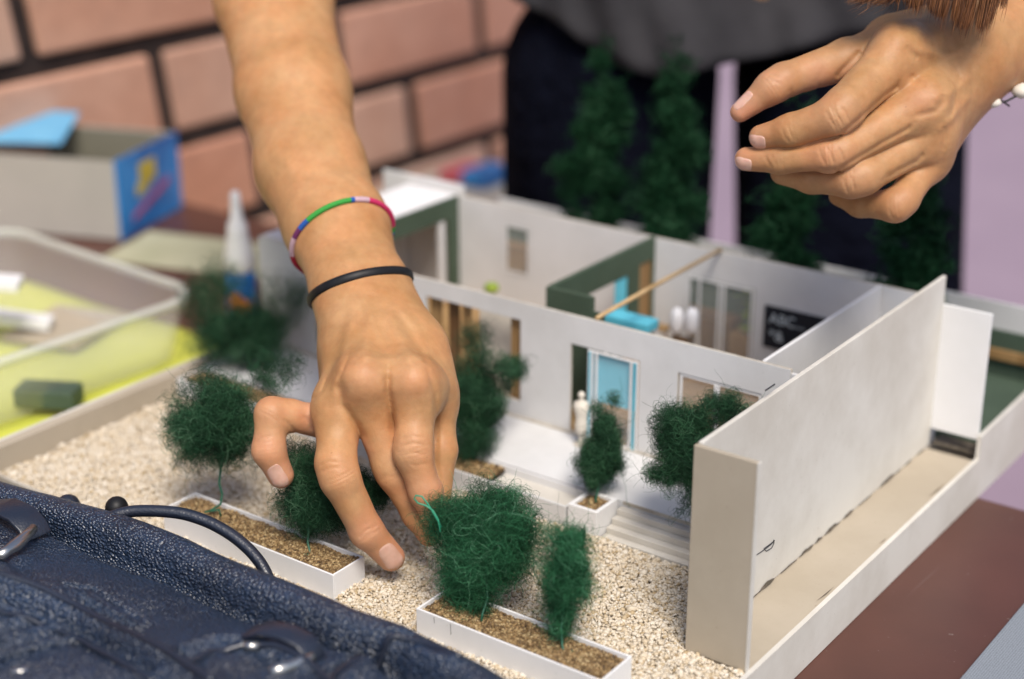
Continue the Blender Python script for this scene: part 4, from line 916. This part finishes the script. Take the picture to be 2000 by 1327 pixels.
H2.lines = [([(1762, 150), (1751, 170), (1727, 187), (1678, 232), (1636, 268), (1567, 289), (1505, 290)], 5, .0013), ([(1785, 240), (1772, 253), (1727, 277), (1675, 308), (1636, 332), (1529, 337)], 5, .0013), ([(1808, 296), (1792, 314), (1754, 333), (1725, 352)], 6, .0013),
    ([(1684, 98), (1671, 111), (1643, 139), (1630, 156)], 6, .0014), ([(1843, 180), (1841, 200), (1828, 217), (1779, 229)], 7, .0013), ([(1862, 120), (1873, 152), (1864, 200), (1852, 243)], 6, .0008), ([(1843, 243), (1846, 270), (1840, 298)], 6, .0008), ([(1768, 88), (1780, 104), (1796, 116)], 7, .0010), ([(1776, 145), (1790, 160), (1812, 168)], 8, .0008),
    ([(1900, 90), (1850, 110), (1780, 92)], 10, -.0009), ([(1905, 140), (1860, 180), (1815, 195)], 10, -.0009), ([(1900, 180), (1862, 230), (1828, 262)], 8, -.0008), ([(1930, 60), (1890, 130), (1895, 190)], 8, -.0005),
    ([(1612, 216), (1620, 232), (1634, 250)], 3, .00045), ([(1624, 208), (1634, 226), (1648, 244)], 3, .0004), ([(1642, 208), (1652, 222), (1660, 240)], 3, .00045), ([(1600, 290), (1604, 306), (1614, 324)], 3, .00045), ([(1616, 286), (1622, 302), (1630, 320)], 3, .0004), ([(1636, 288), (1644, 302), (1648, 316)], 3, .00045),
    ([(1494, 304), (1498, 314), (1508, 328)], 3, .0004), ([(1504, 300), (1510, 312), (1518, 326)], 3, .0003), ([(1527, 250), (1532, 266), (1544, 282)], 3, .0004), ([(1538, 246), (1544, 262), (1554, 276)], 3, .0003), ([(1647, 346), (1650, 362), (1658, 380)], 3, .00045), ([(1660, 342), (1666, 358), (1672, 374)], 3, .0004),
    ([(1496, 150), (1508, 146), (1524, 152)], 3, .0005), ([(1492, 162), (1508, 156), (1526, 166)], 3, .0004), ([(1542, 172), (1544, 184), (1540, 196)], 4, .0004), ([(1600, 140), (1596, 160), (1600, 178)], 5, .0004), ([(1736, 410), (1742, 424), (1752, 430)], 3, .0004), ([(1664, 398), (1666, 410), (1672, 422)], 3, .0005)]
pts = np.array([p for L, _ in H2.fing for p, r in L]+[x for a, ra, b_, rb, k in H2.base for x in (a, b_)])
skB = body_mesh(H2, 'arm', pts.min(0)-.045, pts.max(0)+.045, .00072, M['skin2'], PB, flB)
nail(H2, skB, 1480, 274, .797, (-.98, .12), .0095, .0082, (-.15, -.35))
nail(H2, skB, 1453, 318, .804, (-.98, -.05), .0095, .0080, (-.15, -.3))
nail(H2, skB, 1452, 203, .803, (-.78, .62), .0115, .0058, (-.1, .45))
# hair hanging over the wrist
n = 3200; root = np.stack([rng.uniform(1690, 1965, n), rng.uniform(-190, -120, n)], 1); seg = 14; st = np.zeros((n, seg, 3))
endy = np.interp(root[:, 0], [1690, 1760, 1830, 1880, 1920, 1950, 1965], [8, 12, 30, 58, 68, 45, 10])+rng.normal(0, 4, n)-rng.exponential(11, n)+np.where(rng.uniform(size=n) < .03, 22, 0)
lock0 = np.round(root[:, 0]/46)*46; endy -= ((root[:, 0]-lock0)/23)**2*9
ph = rng.uniform(0, 6.28, n); dd = .785+rng.uniform(-.010, .008, n)
lock = np.round(root[:, 0]/46)*46
for s in range(seg):
    f = s/(seg-1); xx = root[:, 0]*(1-.24*f*f)+(lock*.24)*f*f + 10*np.sin(f*4+lock*.13)*f; xx = xx+14*np.sin(f*2.5+ph*.3)*f*.5
    xx -= np.where(root[:, 0] < 1760, 34*f**2, 0)*rng.uniform(.2, 1.1, n) if s == seg-1 else 0
    yy = root[:, 1]+(endy-root[:, 1])*f
    for i in range(n): st[i, s] = at(xx[i], yy[i], dd[i])
fibres('hair', st, rng.uniform(.00007, .00012, n), M['hair'], PB, rng.beta(1.5, 1.8, n))
# shell bracelet under the wrist
b = MB()
for (x, y, rx, d) in ((1940, 200, 15, .832), (1996, 178, 20, .836)):
    c = at(x, y, d); r_ = rx*d/FP; b.lathe(c, [(.0003, -r_*.8), (r_*.8, -r_*.45), (r_*1.1, 0), (r_*.8, r_*.45), (.0003, r_*.8)], 14)
b.build('shell_bead', M['cream'], PB, True)
b = MB(); b.tube([at(1915, 200, .836), at(1942, 204, .832), at(1966, 198, .834), at(1996, 182, .836), at(2040, 146, .846)], .0006, 6); b.tube([at(1955, 196, .842), at(1972, 208, .842)], .0005, 6); b.build('bead_cord', M['black'], PB)
# ------------------------------------------------------------------ third person, standing behind the model
PC = empty('person', (-.66, 1.22, FZ), 'person standing behind the model in navy trousers and a grey top', 'person')
def coarse(name, caps, k, h, mat, parent):
    caps = [(np.array(a), ra, np.array(b_), rb) for a, ra, b_, rb in caps]
    def fn(p):
        d = None
        for a, ra, b_, rb in caps: x = capd(p, a, b_, ra, rb); d = x if d is None else smin(d, x, k)
        return d
    P_ = np.array([x for c in caps for x in (c[0], c[2])]); R_ = max(max(c[1], c[3]) for c in caps)
    V, F = surface(fn, P_.min(0)-R_-.03, P_.max(0)+R_+.03, h); return np_mesh(name, V, F, mat, parent, True, np.zeros(len(V)), attr_name='flush')
D3_ = 1.36
def wp3(x, y, d=D3_): return at(x, y, d)
la = wp3(1192, 150); lb = wp3(1660, 150); s = D3_/FP
la_k = wp3(1180, 640, 1.40); lb_k = wp3(1655, 640, 1.40)
def drop(p, z): return np.array([p[0], p[1], z])
legL = [(la+np.array([0, 0, .0]), 211*s, la_k, 200*s), (la_k, 198*s, drop(la_k, -.45), .075), (drop(la_k, -.45), .075, drop(la_k, FZ+.06), .055)]
legR = [(lb+np.array([0, 0, .0]), 225*s, lb_k, 222*s), (lb_k, 216*s, drop(lb_k, -.45), .075), (drop(lb_k, -.45), .075, drop(lb_k, FZ+.06), .055)]
hip = (la+lb)/2+np.array([0, 0, .10])
coarse('trousers', legL+legR, .012, .006, M['navy'], PC)
ch_ = hip+np.array([0, 0, .36]); sh = hip+np.array([0, 0, .50])
coarse('body', [(la+np.array([0, 0, .18]), .06, lb+np.array([0, 0, .18]), .06), (hip, .08, ch_, .10), (ch_+CR*-.12, .05, ch_+CR*.12, .05), (sh, .05, sh+np.array([0, 0, .12]), .045), (sh+np.array([0, 0, .16]), .075, sh+np.array([0, 0, .24]), .085), (la, .05, drop(la_k, -.45), .05), (drop(la_k, -.45), .045, drop(la_k, FZ+.03), .035), (lb, .05, drop(lb_k, -.45), .05), (drop(lb_k, -.45), .045, drop(lb_k, FZ+.03), .035)], .02, .008, M['skin'], PC)
# loose top: sags between the legs, its hem follows the photograph
hemx = [880, 1000, 1060, 1130, 1210, 1290, 1360, 1450, 1550, 1700, 1900, 2050]; hemy = [-90, -10, 25, 75, 130, 152, 140, 118, 95, 60, 40, 20]
b = MB(); nu, nv = 90, 30; vs = []
for j in range(nv+1):
    f = j/nv
    for i in range(nu+1):
        u = i/nu; x = 880+(2050-880)*u; ye = float(np.interp(x, hemx, hemy)); y = ye+(-620-ye)*f
        bulge = math.sin(math.pi*u)**.5; d = D3_-.045-.075*bulge*(1-.25*f)+.012*math.sin(x*.012+f*5+1)+.008*math.sin(x*.027-f*9)+.004*math.sin(x*.055+f*14)
        vs.append(at(x, y, d))
b.add(vs, [(j*(nu+1)+i, j*(nu+1)+i+1, (j+1)*(nu+1)+i+1, (j+1)*(nu+1)+i) for j in range(nv) for i in range(nu)])
tp = b.build('grey_top', M['shirt'], PC, True); sm = tp.modifiers.new('solid', 'SOLIDIFY'); sm.thickness = .004
# ------------------------------------------------------------------ navy leather bag
BG = empty('handbag', (-.52, .38, TZ), 'navy pebbled leather handbag with metal strap clasps', 'handbag')
ZB = .036
edge_px = [(-260, 880), (0, 950), (120, 978), (250, 1022), (380, 1066), (500, 1118), (620, 1172), (700, 1204), (800, 1232), (880, 1272), (950, 1312), (1010, 1352), (1060, 1420)]
E_ = np.array([onz(x, y, ZB) for x, y in edge_px]); ex, ey = E_[:, 0], E_[:, 1]
def pl_px(L, z=ZB): return np.array([onz(x, y, z)[:2] for x, y in L])
def dist_pl(px_, py_, PL):
    d = np.full(px_.shape, 9.)
    for a, b_ in zip(PL[:-1], PL[1:]):
        ab = b_-a; t = np.clip(((px_-a[0])*ab[0]+(py_-a[1])*ab[1])/(ab@ab), 0, 1); d = np.minimum(d, np.hypot(px_-a[0]-t*ab[0], py_-a[1]-t*ab[1]))
    return d
ridges = [  # polyline px, width, height
    ([(-80, 1165), (0, 1190), (80, 1205), (150, 1228), (230, 1275), (330, 1330), (420, 1390)], .0040, .0042),
    ([(0, 1225), (60, 1238), (130, 1252)], .002, .0016), ([(0, 1262), (100, 1232)], .0025, .002), ([(-20, 1310), (120, 1262)], .0025, .002),
    ([(360, 1300), (420, 1272), (470, 1268), (520, 1280), (600, 1330)], .0035, .0025), ([(690, 1330), (720, 1290), (760, 1268)], .004, .0028), ([(800, 1300), (880, 1320)], .004, .002)]
grooves = [([(-80, 1148), (0, 1170), (90, 1186), (170, 1212), (250, 1255), (350, 1312)], .0016, .0030), ([(-80, 1185), (0, 1212), (80, 1226), (150, 1250), (240, 1300), (300, 1340)], .0016, .0035),
    ([(100, 1262), (180, 1300), (240, 1335)], .0012, .002), ([(640, 1330), (690, 1285), (740, 1262), (800, 1262)], .002, .0028), ([(430, 1296), (500, 1296), (560, 1330)], .002, .002),
    ([(0, 1100), (40, 1130), (60, 1160)], .004, .002)]
nu, nv = 620, 300
U = np.linspace(-.80, -.255, nu+1); T = np.linspace(0, 1, nv+1)**1.0
UU, TT = np.meshgrid(U, T, indexing='ij'); o_ = np.argsort(ex); YB = np.interp(UU, ex[o_], ey[o_])
YF = .20; w = TT*(YB-YF); YY = YB-w
rp = .0098
prof = np.where(w < 2*rp, np.sqrt(np.maximum(rp**2-(w-rp)**2, 0)), 0)
Zh = np.where(w < 2*rp, ZB-.002+prof*.95, 0)
mainz = ZB-.006+.016*np.sin(np.clip((w-2*rp)/.17, 0, 1)*np.pi)**.9
mainz += .0026*np.sin(UU*30+YY*17)+.0012*np.sin(UU*70-YY*50+1)
blend = np.clip((w-2*rp-.0015)/.007, 0, 1); blend = blend*blend*(3-2*blend)
Zh = np.where(w < 2*rp, Zh, (ZB-.009)*(1-blend)+mainz*blend)
Zh -= .007*np.exp(-((w-2*rp-.0005)/.0022)**2)
Zh += .0012*np.sin(UU*55)*np.exp(-(w/.02)**2)
for L, wd, hg in ridges: Zh += 1.35*hg*np.exp(-(dist_pl(UU, YY, pl_px(L))/wd)**2)
for L, wd, hg in grooves: Zh -= 1.2*hg*np.exp(-(dist_pl(UU, YY, pl_px(L))/wd)**2)
# pressed plate with raised zigzag marks
PLt = pl_px([(130, 1165), (185, 1165), (300, 1228), (235, 1238), (140, 1195), (130, 1165)], ZB); 
Zh -= .0014*np.exp(-(dist_pl(UU, YY, PLt)/.0013)**2)
for k_ in range(9):
    xa = 152+k_*14; ya = 1176+k_*6.5; Zh += .0013*np.exp(-(dist_pl(UU, YY, pl_px([(xa, ya), (xa+14, ya+11), (xa+4, ya+16), (xa+18, ya+24)]))/.0008)**2)
N1 = nv+1
V = np.stack([UU, YY, Zh], -1).reshape(-1, 3); Fq = (np.arange(nu)[:, None]*N1+np.arange(nv)[None, :]).reshape(-1)
F = np.stack([Fq, Fq+1, Fq+N1+1, Fq+N1], -1)[:, ::-1]
# skirt down to the table on all sides
ring = np.concatenate([np.arange(nu+1)*N1, nu*N1+np.arange(1, nv+1), (np.arange(nu)[::-1])*N1+nv, np.arange(1, nv)[::-1]])
cen = np.array([(-.80-.255)/2, .33, 0]); K = len(ring); lay = [ring]; VV = [V]; base_n = len(V)
for (zf, of) in ((.7, .004), (.3, .006), (0, .001)):
    q = V[ring].copy(); zt = q[:, 2]; q[:, 2] = TZ+.0008+(zt-TZ-.0008)*zf
    dr = q-cen; dr[:, 2] = 0; dr /= np.linalg.norm(dr, axis=1, keepdims=True); q += dr*of*np.array([1, .6, 1]); VV.append(q); lay.append(base_n+np.arange(K)); base_n += K
FF = [F]
for a, b_ in zip(lay[:-1], lay[1:]): FF.append(np.stack([a, np.roll(a, -1), np.roll(b_, -1), b_], -1))
np_mesh('bag_body', np.concatenate(VV), np.concatenate(FF), M['leather'], BG, True)
# handle loop and its end knobs
hp = [(212, 1012, .775), (235, 1003, .775), (262, 998, .775), (310, 998, .773), (360, 1003, .771), (410, 1020, .768), (455, 1046, .764), (490, 1076, .760), (515, 1108, .756), (530, 1145, .752), (536, 1190, .748)]
P0 = [at(*p) for p in hp]
ts = np.linspace(0, len(P0)-1, 60); P_ = np.array([[np.interp(t, range(len(P0)), [p[c] for p in P0]) for c in range(3)] for t in ts])
for _ in range(6): P_[1:-1] = (P_[:-2]+P_[1:-1]*2+P_[2:])/4
b = MB(); b.tube(P_, .0029, 14); b.build('handle', M['leather_smooth'], BG, True)
b = MB(); c = at(228, 992, .785); rr_ = .0056; b.lathe(c, [(.0003, -rr_)]+[(rr_*math.sin(math.pi*i/12), -rr_*math.cos(math.pi*i/12)) for i in range(1, 12)]+[(.0003, rr_)], 20); b.build('handle_knob', M['black'], BG, True)
b = MB(); c = at(133, 990, .80); rr_ = .0062; b.lathe(c, [(.0003, -rr_)]+[(rr_*math.sin(math.pi*i/12), -rr_*math.cos(math.pi*i/12)) for i in range(1, 12)]+[(.0003, rr_)], 20); b.build('handle_knob', M['leather_smooth'], BG, True)
# strap tabs with metal clasps
def zat(x, y): i = np.argmin(np.abs(U-x)); j = np.argmin(np.abs(YY[i]-y)); return float(Zh[i, j])
def strap(px_pts, wd, hgt, th=.0022):
    L = []
    for k_, (x, y, l) in enumerate(px_pts):
        p_ = onz(x, y, ZB+.004); L.append(np.array([p_[0], p_[1], max(zat(p_[0], p_[1]), ZB-.004)+l]))
    b = MB(); vs = []; n_ = len(L)
    for i in range(n_):
        t_ = L[min(i+1, n_-1)]-L[max(i-1, 0)]; t_ /= np.linalg.norm(t_); s__ = np.cross(t_, zz); s__ /= np.linalg.norm(s__); up_ = np.cross(s__, t_)
        for (a_, c_) in ((-1, 0), (1, 0), (1, 1), (-1, 1)): vs.append(L[i]+s__*a_*wd+up_*c_*th)
    fs = [(i*4+j, i*4+(j+1) % 4, (i+1)*4+(j+1) % 4, (i+1)*4+j) for i in range(n_-1) for j in range(4)]+[(3, 2, 1, 0), tuple(range((n_-1)*4, n_*4))]
    b.add(vs, fs); return b
strap([(-70, 985, .001), (-30, 1000, .004), (10, 1014, .0075), (44, 1028, .0075), (62, 1036, .0045), (70, 1040, .000)], .0075, 0).build('strap_tab', M['leather_smooth'], BG, True, .0006)
strap([(488, 1250, .0005), (520, 1258, .004), (560, 1270, .0065), (592, 1280, .0060), (606, 1285, .0035), (614, 1288, -.001)], .0055, 0).build('strap_tab', M['leather_smooth'], BG, True, .0006)
def pin_(pts, r): 
    b = MB(); b.tube([onz(x, y, z) for x, y, z in pts], r, 14); return b
def surf_tube(px_pts, r, lift, n=60):
    P = np.array([onz(x, y, ZB+.002) for x, y in px_pts]); ts = np.linspace(0, len(P)-1, n); Q = np.array([[np.interp(t, range(len(P)), P[:, c]) for c in range(3)] for t in ts])
    for _ in range(8): Q[1:-1] = (Q[:-2]+Q[1:-1]*2+Q[2:])/4
    for q in Q: q[2] = zat(q[0], q[1])+lift
    Q[:, 2] = np.convolve(np.pad(Q[:, 2], 3, 'edge'), np.ones(7)/7, 'valid'); b = MB(); b.tube(Q, r, 10); return b
surf_tube([(-80, 1150), (0, 1178), (80, 1194), (160, 1222), (240, 1268), (330, 1322), (420, 1385)], .0016, .0006).build('piping', M['leather_smooth'], BG, True)
surf_tube([(-80, 1196), (0, 1228), (80, 1244), (150, 1268), (230, 1315), (300, 1360)], .0012, .0004).build('piping', M['leather_smooth'], BG, True)
surf_tube([(640, 1350), (672, 1305), (715, 1272), (770, 1262), (830, 1275), (900, 1310)], .0014, .0004).build('piping', M['leather_smooth'], BG, True)
surf_tube([(370, 1330), (420, 1290), (480, 1276), (540, 1286), (610, 1320), (660, 1360)], .0015, .0005).build('piping', M['leather_smooth'], BG, True)
for (a, c_) in (((-10, 1290), (118, 1250)), ((0, 1318), (150, 1268))):
    surf_tube([a, ((a[0]+c_[0])/2, (a[1]+c_[1])/2-2), c_], .0022, .0004, 24).build('strap_band', M['leather'], BG, True)
# stitches along the roll and the pocket
def stitches(px_pts, lift, step, ln):
    P = np.array([onz(x, y, ZB+.002) for x, y in px_pts]); L = np.concatenate([[0], np.cumsum(np.linalg.norm(np.diff(P, axis=0), axis=1))]); b = MB(); t = 0
    while t < L[-1]-ln:
        q = [np.array([np.interp(t+k, L, P[:, c]) for c in range(3)]) for k in (0, ln/2, ln)]
        for k, v in enumerate(q): v[2] = zat(v[0], v[1])+(lift if k == 1 else 0)
        b.tube(q, .00022, 5); t += step
    return b
stitches([(-60, 1160), (0, 1166), (90, 1182), (170, 1208), (250, 1250), (350, 1306)], .0005, .0034, .0024).build('stitching', M['leather_smooth'], BG)
stitches([(0, 1010), (120, 1044), (250, 1090), (380, 1138), (500, 1192), (620, 1246), (700, 1278)], .0005, .0034, .0024).build('stitching', M['leather_smooth'], BG)
pin_([(-6, 1090, ZB+.008), (0, 1086, ZB+.0085), (14, 1076, ZB+.009), (30, 1066, ZB+.009), (48, 1050, ZB+.009), (66, 1032, ZB+.009), (68, 1030, ZB+.009)], [.0006, .0028, .0023, .0030, .0026, .0022, .0006]).build('metal_clasp', M['metal'], BG, True)
pin_([(528, 1318, ZB+.006), (532, 1314, ZB+.0065), (548, 1308, ZB+.007), (565, 1302, ZB+.007), (590, 1292, ZB+.007), (612, 1284, ZB+.007), (614, 1283, ZB+.007)], [.0006, .0026, .0030, .0022, .0024, .0020, .0006]).build('metal_clasp', M['metal'], BG, True)
pin_([(476, 1264, ZB+.006), (480, 1263, ZB+.0065), (505, 1262, ZB+.007)], [.0006, .0020, .0020]).build('metal_clasp', M['metal'], BG, True)
pin_([(20, 1322, ZB+.006), (30, 1316, ZB+.007), (52, 1314, ZB+.007), (60, 1316, ZB+.006)], [.0008, .0026, .0026, .0008]).build('metal_stud', M['metal'], BG, True)
